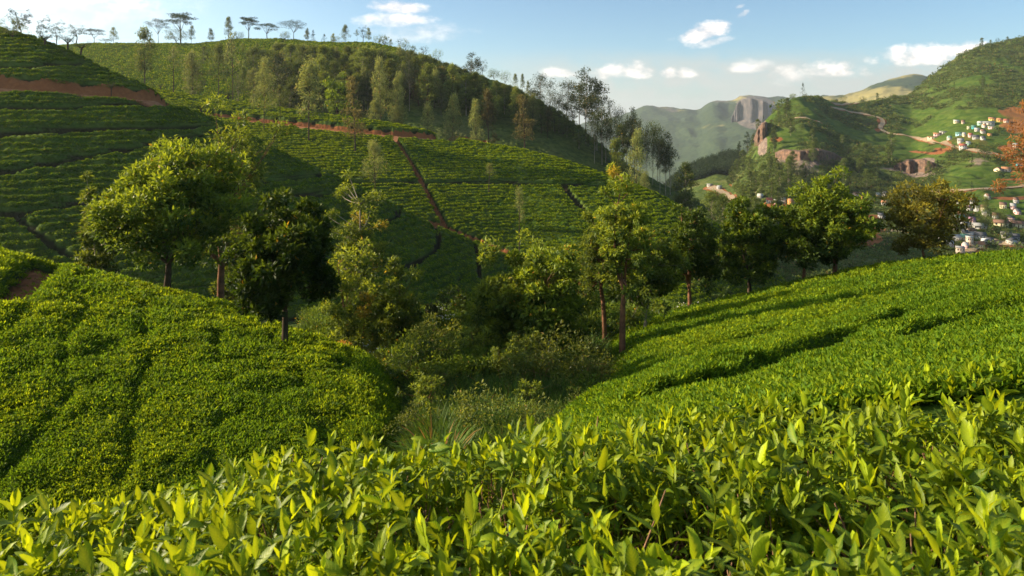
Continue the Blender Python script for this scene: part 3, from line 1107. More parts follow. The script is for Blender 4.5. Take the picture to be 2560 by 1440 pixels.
def scatter_near(n):
    px = rng.uniform(-700, 3300, n * 2)
    keep = (rng.random(n * 2) < np.where((px > -60) & (px < 2620), 1.0, 0.35))
    px = px[keep][:n]
    d = np.exp(rng.uniform(math.log(2.3), math.log(56), len(px)))
    S = SH['near']
    z = sample(S, px, d)
    idx = sample(S, px, d, 'idx')
    tall = sample(S, px, d, 'tall')
    ok = ((idx == IX['knoll']) | (idx == IX['slope']) | (idx == IX['bank'])) & (rng.random(len(px)) < np.clip(tall * 1.3 - 0.1, 0.06, 1))
    for nm in ('knoll', 'slope', 'bank'):
        ok &= ~((idx == IX[nm]) & (d > HILLS[nm].D(px) + 6))
    ok &= ~((idx == IX['bank']) & (d < 2.5))
    px, d, z, tall = px[ok], d[ok], z[ok], tall[ok]
    x = (px - 1280) / F * d
    s = np.clip(d / 20, 0.40, 1.7) * rng.uniform(0.7, 1.25, len(d))
    pn = vnoise(x / 2.2, d / 2.2, 301)
    rot = lie_on(S, px, d, 0.16)
    pick = np.clip((pn * 6 + rng.normal(0, 1.3, len(d))).astype(int), 0, 5)
    return np.stack([x, d, z - 0.02 * s - 0.10 * (1 - tall)], 1), s, rot, pick


src = [(clump_mesh('tea_sprig_%d' % k, 100 + k, 26, 0.17, 0.12, 0.085, 0.5, 0.12 + 0.14 * k, jit=0.7, upn=0.6), [MAT_TEA_MID]) for k in range(6)]
P_, S_, R_, K_ = scatter_near(200000)
# the bank goes on to both sides of where one stands
m = 30000
x = np.concatenate([rng.uniform(2.4, 16, m), rng.uniform(-14, -2.2, m // 2)])
d = rng.uniform(0.35, 16, len(x))
px = 1280 + F * x / d
ok = ((px > 3290) | (px < -690)) & (np.abs(px - 1280) < 14500) & ((d < 2.4) | (sample(SH['near'], px, d, 'idx') == IX['bank']))
x, d, px = x[ok], d[ok], px[ok]
P2 = np.stack([x, d, sample(SH['near'], px, d)], 1)
P_ = np.concatenate([P_, P2])
S_ = np.concatenate([S_, np.clip(np.hypot(x, d) / 16, 0.5, 1.0) * rng.uniform(0.7, 1.25, len(x))])
R_ = np.concatenate([R_, rand_rot_early(len(x), 0.25)])
K_ = np.concatenate([K_, rng.integers(0, 6, len(x))])
scatter_object('tea_bushes', P_, S_, R_, K_, src, 'clipped tea bushes covering the near knoll and the right hand slope')


def scatter_mid(n):
    px = rng.uniform(-500, 2300, n)
    S = SH['mid']
    d = np.exp(rng.uniform(math.log(58.5), math.log(232), n))
    hd = sample(S, px, d, 'hd')
    idx = sample(S, px, d, 'idx')
    ok = (hd > 0.66) & ((idx == IX['spur']) | (idx == IX['field']))
    ok &= ~((idx == IX['spur']) & (d > HILLS['spur'].D(px) + 8))
    ok &= ~((idx == IX['field']) & (d > HILLS['field'].D(px) + 10))
    px, d, idx = px[ok], d[ok], idx[ok]
    z = sample(S, px, d)
    x = (px - 1280) / F * d
    s = np.clip(d / 120, 0.55, 1.7) * rng.uniform(0.65, 1.2, len(d))
    pn = 0.6 * vnoise(x / 9, d / 9, 302) + 0.4 * vnoise(x / 2, d / 2, 303)
    pick = np.clip((pn * 6 + rng.normal(0, 1.0, len(d)) + np.where(idx == IX['field'], 2.6, -1.0)).astype(int), 0, 5)   # sun on the field and shade on the spur put into clump colour
    rot = lie_on(S, px, d, 0.10)
    return np.stack([x, d, z - 0.08 * s], 1), s, rot, pick


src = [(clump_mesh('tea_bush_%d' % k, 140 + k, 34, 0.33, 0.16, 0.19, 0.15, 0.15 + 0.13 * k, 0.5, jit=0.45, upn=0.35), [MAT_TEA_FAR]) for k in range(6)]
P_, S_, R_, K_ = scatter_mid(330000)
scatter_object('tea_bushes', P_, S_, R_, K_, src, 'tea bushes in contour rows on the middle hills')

# ---------------------------------------------------------------- the tea hedge right before the camera
CRX = np.array([-2200, -600, 0, 300, 600, 800, 1000, 1300, 1600, 1900, 2200, 2560, 3000, 4600])
CRP = np.array([1430, 1320, 1268, 1240, 1185, 1165, 1125, 1085, 1050, 1015, 980, 930, 880, 740])
CRD = np.array([1.7, 1.85, 1.9, 1.95, 2.0, 2.05, 2.1, 2.2, 2.3, 2.45, 2.6, 2.75, 2.9, 3.1])


def hedge_top(px, d):
    dc = np.interp(px, CRX, CRD)
    zc = (H0 - np.interp(px, CRX, CRP)) / F * dc
    zn = -0.70 + 0.00001 * (px - 1280)
    t = (d - 1.02) / (dc - 1.02)
    z = zn + (zc - zn) * t
    z = np.where(t > 1, zc - 0.9 * (d - dc), z)
    z = np.where(d < 1.02, zn - 1.6 * (1.02 - d), z)
    w = sstep(px, 2760, 3700)
    z = z * (1 - w) + (terrain(px, d) + 0.22) * w
    w = sstep(px, -350, -1300)
    z = z * (1 - w) + (terrain(px, d) + 1.3) * w
    return z + 0.09 * fbm((px - 1280) / F * d / 0.28, d / 0.28, 401, 3), t


def shoot_mesh(name, seed, kind):
    """one tea shoot: stem, mature leaves below, young pale leaves and a bud on top; kind 0 flush, 1 mature, 2 side leaves only"""
    r = np.random.default_rng(seed)
    B = Build()
    H = r.uniform(0.10, 0.17) if kind == 0 else r.uniform(0.07, 0.12)
    n = 7
    t = np.linspace(0, 1, n)
    bend = r.normal(0, 0.025, 2)
    pts = np.stack([bend[0] * t ** 2, bend[1] * t ** 2, H * t], 1)
    pts = np.concatenate([[[pts[0, 0] - bend[0] * 0.5, pts[0, 1], -0.12]], pts])
    v, q = tube(pts, np.linspace(0.0026, 0.0011, n + 1), 5)
    B.add(v, q, col=(0.7, 0.45, 0.4, 0.0))
    nl = {0: r.integers(5, 8), 1: r.integers(5, 8), 2: r.integers(4, 6)}[kind]
    ang = r.uniform(0, 6.28)
    for k in range(nl):
        f = (k + 0.6) / nl
        ang += 2.4 + r.normal(0, 0.35)
        top = kind == 0 and k >= nl - 3
        if kind == 0:
            el = 0.42 + 0.85 * f + r.normal(0, 0.2)
            L = np.interp(f, [0, 0.45, 0.8, 1.0], [0.085, 0.088, 0.062, 0.034]) * r.uniform(0.8, 1.25)
            yg = float(np.interp(f, [0, 0.3, 0.6, 1.0], [0.02, 0.18, 0.6, 1.0])) * r.uniform(0.55, 1.1)
        else:
            el = 0.05 + 0.7 * f + r.normal(0, 0.3)
            L = r.uniform(0.055, 0.098)
            yg = max(0.0, r.normal(0.06, 0.16))
        d = np.array([[math.cos(ang) * math.cos(el), math.sin(ang) * math.cos(el), math.sin(el)]])
        up = np.array([[-math.cos(ang) * math.sin(el) + r.normal(0, 0.3), -math.sin(ang) * math.sin(el) + r.normal(0, 0.3), math.cos(el) + 0.25]])
        base = np.array([[bend[0] * f ** 2, bend[1] * f ** 2, H * (0.15 + 0.85 * f)]])
        curl = np.array([r.normal(0.2 if top else 0.5, 0.4)])
        v, q, m = fine_leaves(base, d, up, np.array([L]), np.array([L * r.uniform(0.32, 0.46)]), curl, np.array([r.uniform(0.15, 0.75)]))
        c = np.zeros((m, 4))
        c[:, 0] = np.clip(r.random() + 0.0, 0, 1)
        c[:, 1] = np.clip(yg, 0, 1)
        c[1::3, 2] = 1.0
        c[:, 3] = np.repeat(np.linspace(0, 0.98, m // 3), 3)
        if r.random() < 0.0:
            c[:, 3] += 1.0
        B.add(v, q, col=c)
    return B.mesh(name)


def twig_mesh(name, seed):
    r = np.random.default_rng(seed)
    B = Build()
    for k in range(4):
        p = np.array([r.normal(0, 0.03), r.normal(0, 0.03), -0.45])
        d = np.array([r.normal(0, 0.22), r.normal(0, 0.22), 1.0])
        pts = [p]
        for s in range(5):
            d = d + r.normal(0, 0.16, 3) * np.array([1, 1, 0.2])
            p = p + d / np.linalg.norm(d) * 0.095
            pts.append(p)
        v, q = tube(pts, np.linspace(0.005, 0.0018, 6) * r.uniform(0.7, 1.2), 6)
        B.add(v, q)
    return B.mesh(name)


def scatter_front():
    P, S, Rt, K = [], [], [], []

    def add(n, kinds, dlo, dhi, sink, smin, smax, tiltx):
        n = int(n * 1.85)
        x = rng.uniform(-4.2, 5.6, n)
        d = rng.uniform(dlo, dhi, n)
        px = 1280 + F * x / d
        zt, t = hedge_top(px, d)
        gap = fbm(x / 0.16, d / 0.16, 431, 2)          # openings where the woody frame shows
        ok = (t < 1.25) & (px > -9000) & (px < 12000) & ((gap < 0.12 + 0.25 * t) | (kinds[0] >= 13) | (sink > 0.35))
        x, d, zt, t = x[ok], d[ok], zt[ok], t[ok]
        m = len(x)
        P.append(np.stack([x, d, zt - sink * rng.random(m) - 0.05], 1))
        S.append(rng.uniform(smin, smax, m))
        Rt.append(np.stack([rng.normal(0, tiltx, m), rng.normal(0, tiltx, m), rng.uniform(0, 6.28, m)], 1))
        K.append(rng.choice(kinds, m))
    add(4300, range(0, 7), 1.1, 3.3, 0.06, 0.30, 0.78, 0.26)
    add(1200, range(0, 7), 0.98, 1.4, 0.20, 0.36, 0.75, 0.3)      # pale flush standing above the table
    add(9000, range(7, 13), 0.98, 3.3, 0.17, 0.32, 0.70, 0.5)      # mature leaves
    add(4200, range(7, 13), 0.90, 3.5, 0.42, 0.5, 0.9, 0.8)       # shaded inner leaves
    P_n = len(P)
    add(3600, range(13, 17), 0.90, 3.2, 0.16, 0.6, 0.85, 0.3)
    P[P_n][:, 2] -= 0.04     # woody twigs
    return np.concatenate(P), np.concatenate(S), np.concatenate(Rt), np.concatenate(K)


src = [(shoot_mesh('tea_shoot_%02d' % k, 500 + k, 0 if k < 7 else 1), [MAT_TEA]) for k in range(13)]
src += [(twig_mesh('tea_twig_%d' % k, 560 + k), [MAT_TWIG]) for k in range(4)]
P_, S_, R_, K_ = scatter_front()
scatter_object('tea_hedge', P_, S_, R_, K_, src, 'waist high tea hedge with pale young shoots right in front')
# ------------------------------------------------------------------ trees
MAT_BARK = simple_mat('dark_bark', (0.085, 0.060, 0.040), (0.045, 0.032, 0.022), 3.0, 0.9, 0.1, 0.4)
MAT_BARK_PALE = simple_mat('pale_bark', (0.34, 0.29, 0.22), (0.17, 0.135, 0.10), 1.2, 0.85, 0.1, 0.2)
MAT_BARK_RED = simple_mat('peeling_bark', (0.26, 0.125, 0.065), (0.10, 0.055, 0.035), 2.5, 0.9, 0.1, 0.4)
LEAF = {
    'shade': leaf_mat('shade_tree_leaves', (0.022, 0.052, 0.010), (0.085, 0.140, 0.016), (0.230, 0.290, 0.022), 0.38, 0.5, 0.2, (0.40, 0.22, 0.03)),
    'dark': leaf_mat('dark_tree_leaves', (0.014, 0.036, 0.008), (0.048, 0.092, 0.010), (0.150, 0.210, 0.014), 0.36, 0.5, 0.2),
    'fern': leaf_mat('fern_leaves', (0.018, 0.042, 0.009), (0.052, 0.095, 0.013), (0.110, 0.165, 0.018), 0.36, 0.6, 0.12),
    'gum': leaf_mat('gum_leaves', (0.032, 0.064, 0.014), (0.100, 0.150, 0.024), (0.240, 0.290, 0.025), 0.40, 0.5, 0.2, (0.34, 0.24, 0.03)),
    'gumdark': leaf_mat('tall_gum_leaves', (0.018, 0.034, 0.014), (0.048, 0.072, 0.024), (0.090, 0.115, 0.030), 0.30, 0.55, 0.15),
    'oak': leaf_mat('silver_oak_leaves', (0.075, 0.110, 0.045), (0.150, 0.190, 0.070), (0.250, 0.285, 0.095), 0.35, 0.6, 0.15, (0.30, 0.19, 0.09)),
    'wood': leaf_mat('woodland_leaves', (0.034, 0.066, 0.016), (0.105, 0.150, 0.036), (0.200, 0.245, 0.052), 0.34, 0.6, 0.15, (0.22, 0.13, 0.06)),
    'brown': leaf_mat('thinning_leaves', (0.070, 0.070, 0.034), (0.130, 0.118, 0.055), (0.180, 0.165, 0.065), 0.35, 0.6, 0.1, (0.22, 0.14, 0.07)),
    'olive': leaf_mat('olive_leaves', (0.060, 0.062, 0.012), (0.140, 0.135, 0.020), (0.330, 0.300, 0.035), 0.40, 0.5, 0.2, (0.50, 0.38, 0.08)),
    'rust': leaf_mat('rust_leaves', (0.22, 0.095, 0.040), (0.38, 0.165, 0.065), (0.46, 0.24, 0.10), 0.40, 0.6, 0.1),
    'conifer': leaf_mat('conifer_needles', (0.012, 0.026, 0.012), (0.030, 0.052, 0.020), (0.050, 0.075, 0.026), 0.2, 0.6, 0.1),
    'bright': leaf_mat('bright_leaves', (0.060, 0.120, 0.010), (0.130, 0.210, 0.014), (0.230, 0.310, 0.016), 0.42, 0.5, 0.2),
    'scrub': leaf_mat('scrub_leaves', (0.040, 0.070, 0.016), (0.110, 0.145, 0.025), (0.210, 0.235, 0.035), 0.38, 0.5, 0.2, (0.36, 0.22, 0.06)),
}
MAT_FLOWER = simple_mat('white_flowers', (0.72, 0.70, 0.60), (0.55, 0.52, 0.42), 8, 0.8)


def foliage(B, C, rad, nl, leaf, r, flat=0.8, up=0.25, wfac=0.38, droop=0.0, young=0.4, old=0.0, oldclump=None, top=None):
    """leaf tufts around the centres C"""
    C = np.asarray(C, float)
    n = len(C)
    rad = np.asarray(rad) * np.ones(n)
    k = np.repeat(np.arange(n), nl)
    m = len(k)
    u = unit(m, r)
    rr = rad[k][:, None] * (0.35 + 0.65 * r.random(m) ** 0.5)[:, None]
    pos = C[k] + u * rr * np.array([1, 1, flat])
    d = u * 0.8 + 0.7 * r.normal(size=(m, 3)) + np.array([0, 0, up - droop])
    ups = u * 0.6 + np.array([0, 0, 0.6]) + 0.7 * r.normal(size=(m, 3))
    L = leaf * r.uniform(0.6, 1.35, m)
    v, t = simple_leaves(pos, d, ups, L, L * wfac)
    ct = r.random(n)
    c = np.zeros((m, 4))
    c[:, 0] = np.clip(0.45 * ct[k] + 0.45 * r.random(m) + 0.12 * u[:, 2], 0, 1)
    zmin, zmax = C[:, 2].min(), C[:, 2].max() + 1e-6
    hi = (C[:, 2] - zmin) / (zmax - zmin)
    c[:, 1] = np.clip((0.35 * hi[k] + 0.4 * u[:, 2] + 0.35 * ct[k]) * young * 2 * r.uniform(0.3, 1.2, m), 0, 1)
    if old:
        c[:, 3] = (r.random(m) < old) * r.uniform(0.3, 1, m)
    if oldclump is not None:
        c[:, 3] = np.maximum(c[:, 3], oldclump[k] * r.uniform(0.3, 1.0, m))
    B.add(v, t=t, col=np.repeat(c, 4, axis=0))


def limb(B, a, b, r0, r1, r, sag=0.15, n=6, k=6):
    a, b = np.asarray(a, float), np.asarray(b, float)
    t = np.linspace(0, 1, n)[:, None]
    L = np.linalg.norm(b - a)
    mid = (a + b) / 2 + np.array([r.normal(0, 0.07), r.normal(0, 0.07), -sag * 0.5]) * L
    p = (1 - t) ** 2 * a + 2 * t * (1 - t) * mid + t ** 2 * b
    v, q = tube(p, np.linspace(r0, r1, n), k)
    B.add(v, q)
    return p


def trunk_curve(H, lean, r, n=9, wob=0.02):
    t = np.linspace(0, 1, n)
    wx = np.cumsum(r.normal(0, wob, n)) * H * 0.5
    wy = np.cumsum(r.normal(0, wob, n)) * H * 0.5
    return np.stack([lean[0] * t ** 1.5 * H + wx * t, lean[1] * t ** 1.5 * H + wy * t, t * H], 1)


def tree_meshes(kind, H, W, seed, q=1.0, leafk=None, bare=None, leaf=None, orange=0.0):
    """trunk and crown meshes of a tree of height H and crown width W; q scales the leaf count"""
    r = np.random.default_rng(seed)
    T, Cn = Build(), Build()
    rx = W / 2
    if kind in ('broad', 'loose', 'shrub'):
        b0 = {'broad': 0.20, 'loose': 0.22, 'shrub': 0.04}[kind] if bare is None else bare
        cz, rz = H * (b0 + 1) / 2, H * (1 - b0) / 2
        nc = int({'broad': 150, 'loose': 84, 'shrub': 70}[kind] * min(1.6, max(0.45, q)))
        u = unit(nc * 2, r)
        u = u[u[:, 2] > (-0.75 if kind == 'broad' else -0.9)][:nc]
        nc = len(u)
        rr = (0.48 + 0.52 * r.random(nc) ** 0.6) if kind == 'broad' else (0.35 + 0.65 * r.random(nc) ** 0.6)
        lob = 1 + 0.42 * (vnoise(np.arctan2(u[:, 1], u[:, 0]) * 1.3 + 7, u[:, 2] * 2 + 3, seed) - 0.5) * (2 if kind == 'broad' else 3)
        C = u * (rr * lob)[:, None] * np.array([rx * 1.0, rx * 1.0, rz * 0.94]) + np.array([0, 0, cz])
        # narrower towards the ground
        if kind == 'shrub':
            C[:, 2] = np.maximum(C[:, 2], H * 0.06)
        fork = H * max(0.10, b0 + 0.06)
        tp = trunk_curve(fork * 1.0, (r.normal(0, 0.04), r.normal(0, 0.04)), r, 6)
        tr0 = H * (0.020 if kind == 'broad' else 0.015)
        if kind != 'shrub':
            v, qd = tube(tp, np.linspace(tr0 * 1.25, tr0 * 0.9, 6), 9)
            T.add(v, qd)
        nm = {'broad': 7, 'loose': 4, 'shrub': 5}[kind]
        mains = []
        order = r.permutation(nc)
        for j in range(nm):
            tgt = C[order[j]] * np.array([0.6, 0.6, 1.0])
            tgt[2] = max(tgt[2], fork + 0.25 * H)
            a = tp[-1] if kind != 'shrub' else np.array([r.normal(0, W * 0.08), r.normal(0, W * 0.08), -0.1])
            mains.append(limb(T, a, tgt, tr0 * 0.62, tr0 * 0.18, r, 0.25))
        for j in range(nm, nc, 2 if kind != 'loose' else 1):
            c = C[order[j]]
            mm = np.concatenate([m_[2:] for m_ in mains])
            dd = np.linalg.norm(mm - c, axis=1) + 0.6 * np.maximum(0, mm[:, 2] - c[2])
            limb(T, mm[np.argmin(dd)], c, tr0 * 0.2, tr0 * 0.05, r, 0.1, 4, 4)
        cr = rx * {'broad': 0.185, 'loose': 0.19, 'shrub': 0.28}[kind] * r.uniform(0.7, 1.25, nc)
        lf = leaf or {'broad': 0.22, 'loose': 0.26, 'shrub': 0.22}[kind]
        nl = int({'broad': 125, 'loose': 80, 'shrub': 120}[kind] * q)
        oc = None
        if orange:
            hi = (C[:, 2] - C[:, 2].min()) / np.ptp(C[:, 2])
            oc = (r.random(nc) < orange * (0.25 + 1.5 * hi ** 3)).astype(float)
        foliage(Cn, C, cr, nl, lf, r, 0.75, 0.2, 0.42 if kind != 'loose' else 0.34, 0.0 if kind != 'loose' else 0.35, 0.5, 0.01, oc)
    elif kind == 'oak':            # silver oak: slim straight stem, airy cone of pale tufts
        b0 = 0.30 if bare is None else bare
        tp = trunk_curve(H * 0.97, (r.normal(0, 0.02), r.normal(0, 0.02)), r, 9, 0.008)
        v, qd = tube(tp, np.linspace(H * 0.011, H * 0.002, 9), 6)
        T.add(v, qd)
        nc = int(56 * min(1.4, max(0.6, q)))
        f = r.random(nc) ** 0.85
        z = H * (b0 + (1 - b0) * f)
        prof = (1 - f) ** 0.75 * (0.45 + 0.55 * np.minimum(1, f / 0.22)) + 0.06
        a = r.uniform(0, 6.28, nc)
        ra = rx * prof * r.uniform(0.35, 1.05, nc)
        C = np.stack([ra * np.cos(a), ra * np.sin(a), z], 1)
        C[:, 0] += np.interp(z, tp[:, 2], tp[:, 0])
        C[:, 1] += np.interp(z, tp[:, 2], tp[:, 1])
        for j in range(0, nc):
            zz = max(0.0, C[j, 2] - 0.35 * ra[j] - 0.02 * H)
            s = np.array([np.interp(zz, tp[:, 2], tp[:, 0]), np.interp(zz, tp[:, 2], tp[:, 1]), zz])
            limb(T, s, C[j], H * 0.0028, H * 0.0010, r, -0.1, 3, 3)
        foliage(Cn, C, rx * 0.27 * r.uniform(0.7, 1.3, nc), int(60 * q), (leaf or H * 0.028), r, 0.9, 0.45, 0.36, 0, 0.6, 0.05)
    elif kind == 'tallgum':        # tall eucalyptus: bare pale stem, tufts on rising limbs near the top
        b0 = 0.42 if bare is None else bare
        tp = trunk_curve(H * 0.93, (r.normal(0, 0.03), r.normal(0, 0.03)), r, 9, 0.010)
        v, qd = tube(tp, np.linspace(H * 0.0095, H * 0.0025, 9), 6)
        T.add(v, qd)
        nc = int(46 * min(1.4, max(0.6, q)))
        f = r.random(nc)
        z = H * (b0 + (0.98 - b0) * f)
        prof = np.sin(np.pi * np.clip(0.16 + 0.80 * f, 0, 1)) ** 0.8
        a = r.uniform(0, 6.28, nc)
        ra = rx * prof * r.uniform(0.15, 1.05, nc)
        C = np.stack([ra * np.cos(a) + np.interp(z, tp[:, 2], tp[:, 0]), ra * np.sin(a) + np.interp(z, tp[:, 2], tp[:, 1]), z], 1)
        for j in range(nc):
            zz = max(0.2 * H, C[j, 2] - 0.9 * ra[j] - 0.03 * H)
            s = np.array([np.interp(zz, tp[:, 2], tp[:, 0]), np.interp(zz, tp[:, 2], tp[:, 1]), zz])
            limb(T, s, C[j], H * 0.0030, H * 0.0009, r, 0.2, 4, 3)
        foliage(Cn, C, rx * 0.29 * r.uniform(0.6, 1.3, nc), int(75 * q), (leaf or H * 0.026), r, 0.75, 0.0, 0.36, 0.2, 0.4, 0.01)
    elif kind == 'umbrella':       # flat topped tree, foliage in level plates
        fork = H * 0.42
        tp = trunk_curve(fork, (r.normal(0, 0.08), 0), r, 6, 0.02)
        v, qd = tube(tp, np.linspace(H * 0.022, H * 0.016, 6), 6)
        T.add(v, qd)
        nc = int(34 * min(1.4, max(0.7, q)))
        lay = r.integers(0, 3, nc)
        ra = rx * r.random(nc) ** 0.5 * np.array([1.0, 0.9, 0.62])[2 - lay if False else lay]
        a = r.uniform(0, 6.28, nc)
        z = H * (np.array([0.72, 0.85, 0.95])[lay]) + r.normal(0, H * 0.015, nc)
        C = np.stack([ra * np.cos(a) + tp[-1, 0], ra * np.sin(a) + tp[-1, 1], z], 1)
        mains = [limb(T, tp[-1], C[j] * np.array([0.75, 0.75, 0.93]), H * 0.011, H * 0.004, r, 0.0) for j in range(6)]
        mm = np.concatenate([m_[2:] for m_ in mains])
        for j in range(6, nc):
            limb(T, mm[np.argmin(np.linalg.norm(mm - C[j], axis=1))], C[j], H * 0.004, H * 0.0015, r, 0.1, 4, 3)
        foliage(Cn, C, rx * 0.24 * r.uniform(0.8, 1.3, nc), int(75 * q), (leaf or H * 0.035), r, 0.22, 0.1, 0.4, 0, 0.4, 0.0)
    elif kind == 'conifer':
        tp = trunk_curve(H * 0.98, (0, 0), r, 7, 0.004)
        v, qd = tube(tp, np.linspace(H * 0.016, H * 0.002, 7), 6)
        T.add(v, qd)
        nc = int(60 * min(1.3, max(0.7, q)))
        f = r.random(nc) ** 0.8
        a = r.uniform(0, 6.28, nc)
        ra = rx * (1 - f) * r.uniform(0.3, 1.0, nc) + 0.03 * rx
        z = H * (0.10 + 0.88 * f)
        C = np.stack([ra * np.cos(a), ra * np.sin(a), z], 1)
        foliage(Cn, C, rx * 0.24 * (1.15 - f), int(24 * q), (leaf or H * 0.03), r, 0.6, 0.0, 0.34, 0.2, 0.3)
    elif kind == 'pollard':        # lopped shade tree: stout stem opening like a funnel
        tp = trunk_curve(H * 0.55, (r.normal(0, 0.05), 0), r, 6, 0.02)
        v, qd = tube(tp, np.linspace(H * 0.045, H * 0.06, 6), 7)
        T.add(v, qd)
        nc = 22
        a = r.uniform(0, 6.28, nc)
        ra = rx * r.uniform(0.1, 1, nc)
        C = np.stack([ra * np.cos(a) + tp[-1, 0], ra * np.sin(a) + tp[-1, 1], H * (0.55 + 0.40 * (ra / rx) * r.uniform(0.5, 1, nc) + 0.05)], 1)
        for j in range(nc):
            limb(T, tp[-1] - [0, 0, 0.05 * H], C[j], H * 0.012, H * 0.004, r, -0.1, 4, 4)
        foliage(Cn, C, rx * 0.26, int(26 * q), (leaf or H * 0.05), r, 0.7, 0.2, 0.4, 0, 0.2)
    return T.mesh('trunk'), Cn.mesh('crown', smooth=False)


MESHES = {}


def tree(name, label, cat, kind, loc, H, W, seed, bark, leafm, group=None, q=1.0, rot=None, parts=True, key=None, **kw):
    """a tree: Empty at its foot > trunk, crown. With a key the meshes are shared and scaled"""
    e = bpy.data.objects.new(name, None)
    e.empty_display_size = 0.2
    COL.objects.link(e)
    e.location = loc
    e.rotation_euler = (0, 0, (seed * 1.37) % 6.28 if rot is None else rot)
    tag(e, label, cat, group)
    if key is not None:
        if key not in MESHES:
            MESHES[key] = tree_meshes(kind, 10.0, 10.0 * W / H, seed, q, **kw)
        mt_, mc_ = MESHES[key]
        e.scale = (W / (10.0 * MESHES.setdefault(key + ('w',), W / H)), ) * 2 + (H / 10.0,)
    else:
        mt_, mc_ = tree_meshes(kind, H, W, seed, q, **kw)
    for nm, me, mm in (('trunk', mt_, bark), ('crown', mc_, leafm)):
        o = bpy.data.objects.new(nm, me)
        if not me.materials:
            me.materials.append(mm)
        COL.objects.link(o)
        o.parent = e
    return e


def foot(px, py, dmin, dmax):
    p = at(px, py, dmin, dmax)
    p.z = zground(p.x, p.y) - 0.12 - 0.0006 * p.y
    return p


def size(p, hpx):
    """height in metres of something hpx photograph pixels tall standing at p"""
    return hpx * p.y / F


def ridge_foot(px, name, back=0.0):
    d = float(HILLS[name].D(px)) + back
    x = (px - 1280) / F * d
    return Vector((x, d, zground(x, d) - 0.1 - 0.0006 * d))


# ---- big trees on and around the near knoll:  px, foot row, top row, crown width px
def near_tree(name, label, cat, kind, px, pyb, pyt, wpx, seed, bark, leafm, dr=None, loc=None, **kw):
    p = loc if loc is not None else foot(px, pyb, *dr)
    H = size(p, (H0 - p.z * 0 - pyt) - (H0 - 300) - 0) if False else (H0 - pyt) / F * p.y - p.z
    return tree(name, label, cat, kind, p, H, size(p, wpx), seed, bark, leafm, **kw)


def atd(px, d):
    x = (px - 1280) / F * d
    return Vector((x, d, zground(x, d) - 0.15))


def slope_edge(px):
    p = ridge_foot(px, 'slope', -0.4)
    return p


near_tree('shade_tree', 'large round crowned shade tree standing on the ridge of the left knoll', 'tree', 'broad', 417, 716, 372, 330, 11, MAT_BARK, LEAF['shade'], (15, 36), q=1.25, bare=0.17)
near_tree('shade_tree', 'compact dark round tree with a bare stem on the right flank of the knoll', 'tree', 'broad', 712, 862, 520, 222, 23, MAT_BARK, LEAF['dark'], (12, 32), q=1.0, bare=0.2)
near_tree('gum_tree', 'tall loose gum tree rising behind the large shade tree', 'tree', 'loose', 548, 0, 290, 260, 35, MAT_BARK_RED, LEAF['gum'], loc=atd(548, 41), q=1.3, bare=0.30)
near_tree('gum_tree', 'slender gum tree with orange tips at the left edge of the shade tree', 'tree', 'loose', 240, 0, 455, 80, 36, MAT_BARK_PALE, LEAF['gum'], loc=atd(240, 38), q=0.8, bare=0.05)
near_tree('gum_tree', 'open gum tree with forked pale stem between the dark round tree and the valley', 'tree', 'loose', 885, 0, 438, 170, 37, MAT_BARK_PALE, LEAF['gum'], loc=atd(893, 50), q=1.1, bare=0.20, orange=0.06)
near_tree('gum_tree', 'small gum growing behind the trunk of the large shade tree', 'tree', 'loose', 640, 0, 455, 110, 38, MAT_BARK, LEAF['gum'], loc=atd(596, 45), q=0.9, bare=0.2)
near_tree('gum_sapling', 'young bushy gum with orange tips beside the dark round tree', 'tree', 'shrub', 862, 0, 590, 130, 39, MAT_BARK_RED, LEAF['gum'], loc=atd(868, 46), q=0.9, orange=0.05)
near_tree('gum_sapling', 'low round gum bush below the shaded tea spur', 'tree', 'shrub', 905, 0, 678, 120, 40, MAT_BARK_RED, LEAF['gum'], loc=atd(915, 38), q=0.8, orange=0.04)
near_tree('gum_sapling', 'upright young gum with red stem below the shaded tea spur', 'tree', 'shrub', 988, 0, 655, 125, 41, MAT_BARK_RED, LEAF['gum'], loc=atd(988, 37), q=1.0, orange=0.04)
near_tree('gum_sapling', 'thin dark sapling alone at the foot of the shaded spur', 'tree', 'loose', 1157, 0, 712, 90, 42, MAT_BARK_RED, LEAF['dark'], loc=atd(1157, 44), q=0.5, bare=0.15)
near_tree('gum_sapling', 'small bluish sapling at the foot of the shaded spur', 'tree', 'shrub', 1090, 0, 765, 85, 43, MAT_BARK, LEAF['gumdark'], loc=atd(1090, 39), q=0.6)
near_tree('willowy_gum', 'bushy narrow leaved gum in the gully with its foot hidden, nearest the shaded spur', 'tree', 'shrub', 1262, 0, 660, 165, 44, MAT_BARK_RED, LEAF['gum'], loc=atd(1262, 31), q=1.3, orange=0.03)
near_tree('willowy_gum', 'dense dark gum bush in the gully with orange crown tips', 'tree', 'shrub', 1372, 0, 648, 190, 45, MAT_BARK_RED, LEAF['shade'], loc=atd(1372, 30), q=1.4, orange=0.03)
near_tree('willowy_gum', 'yellowish gum bush standing behind the dense dark gum bush', 'tree', 'shrub', 1340, 0, 610, 130, 46, MAT_BARK_RED, LEAF['gum'], loc=atd(1352, 42), q=0.9, orange=0.06)
near_tree('gum_tree', 'thin single stemmed gum leaning in the gully with an orange tip', 'tree', 'loose', 1512, 0, 530, 125, 47, MAT_BARK_RED, LEAF['gum'], loc=foot(1512, 892, 15, 60), q=1.1, bare=0.42, orange=0.02, leaf=0.19)
near_tree('gum_tree', 'tall gum with forked reddish trunk and yellow orange top', 'tree', 'loose', 1556, 0, 436, 150, 48, MAT_BARK_RED, LEAF['gum'], loc=foot(1556, 890, 15, 60), q=1.1, bare=0.30, orange=0.02, leaf=0.19)
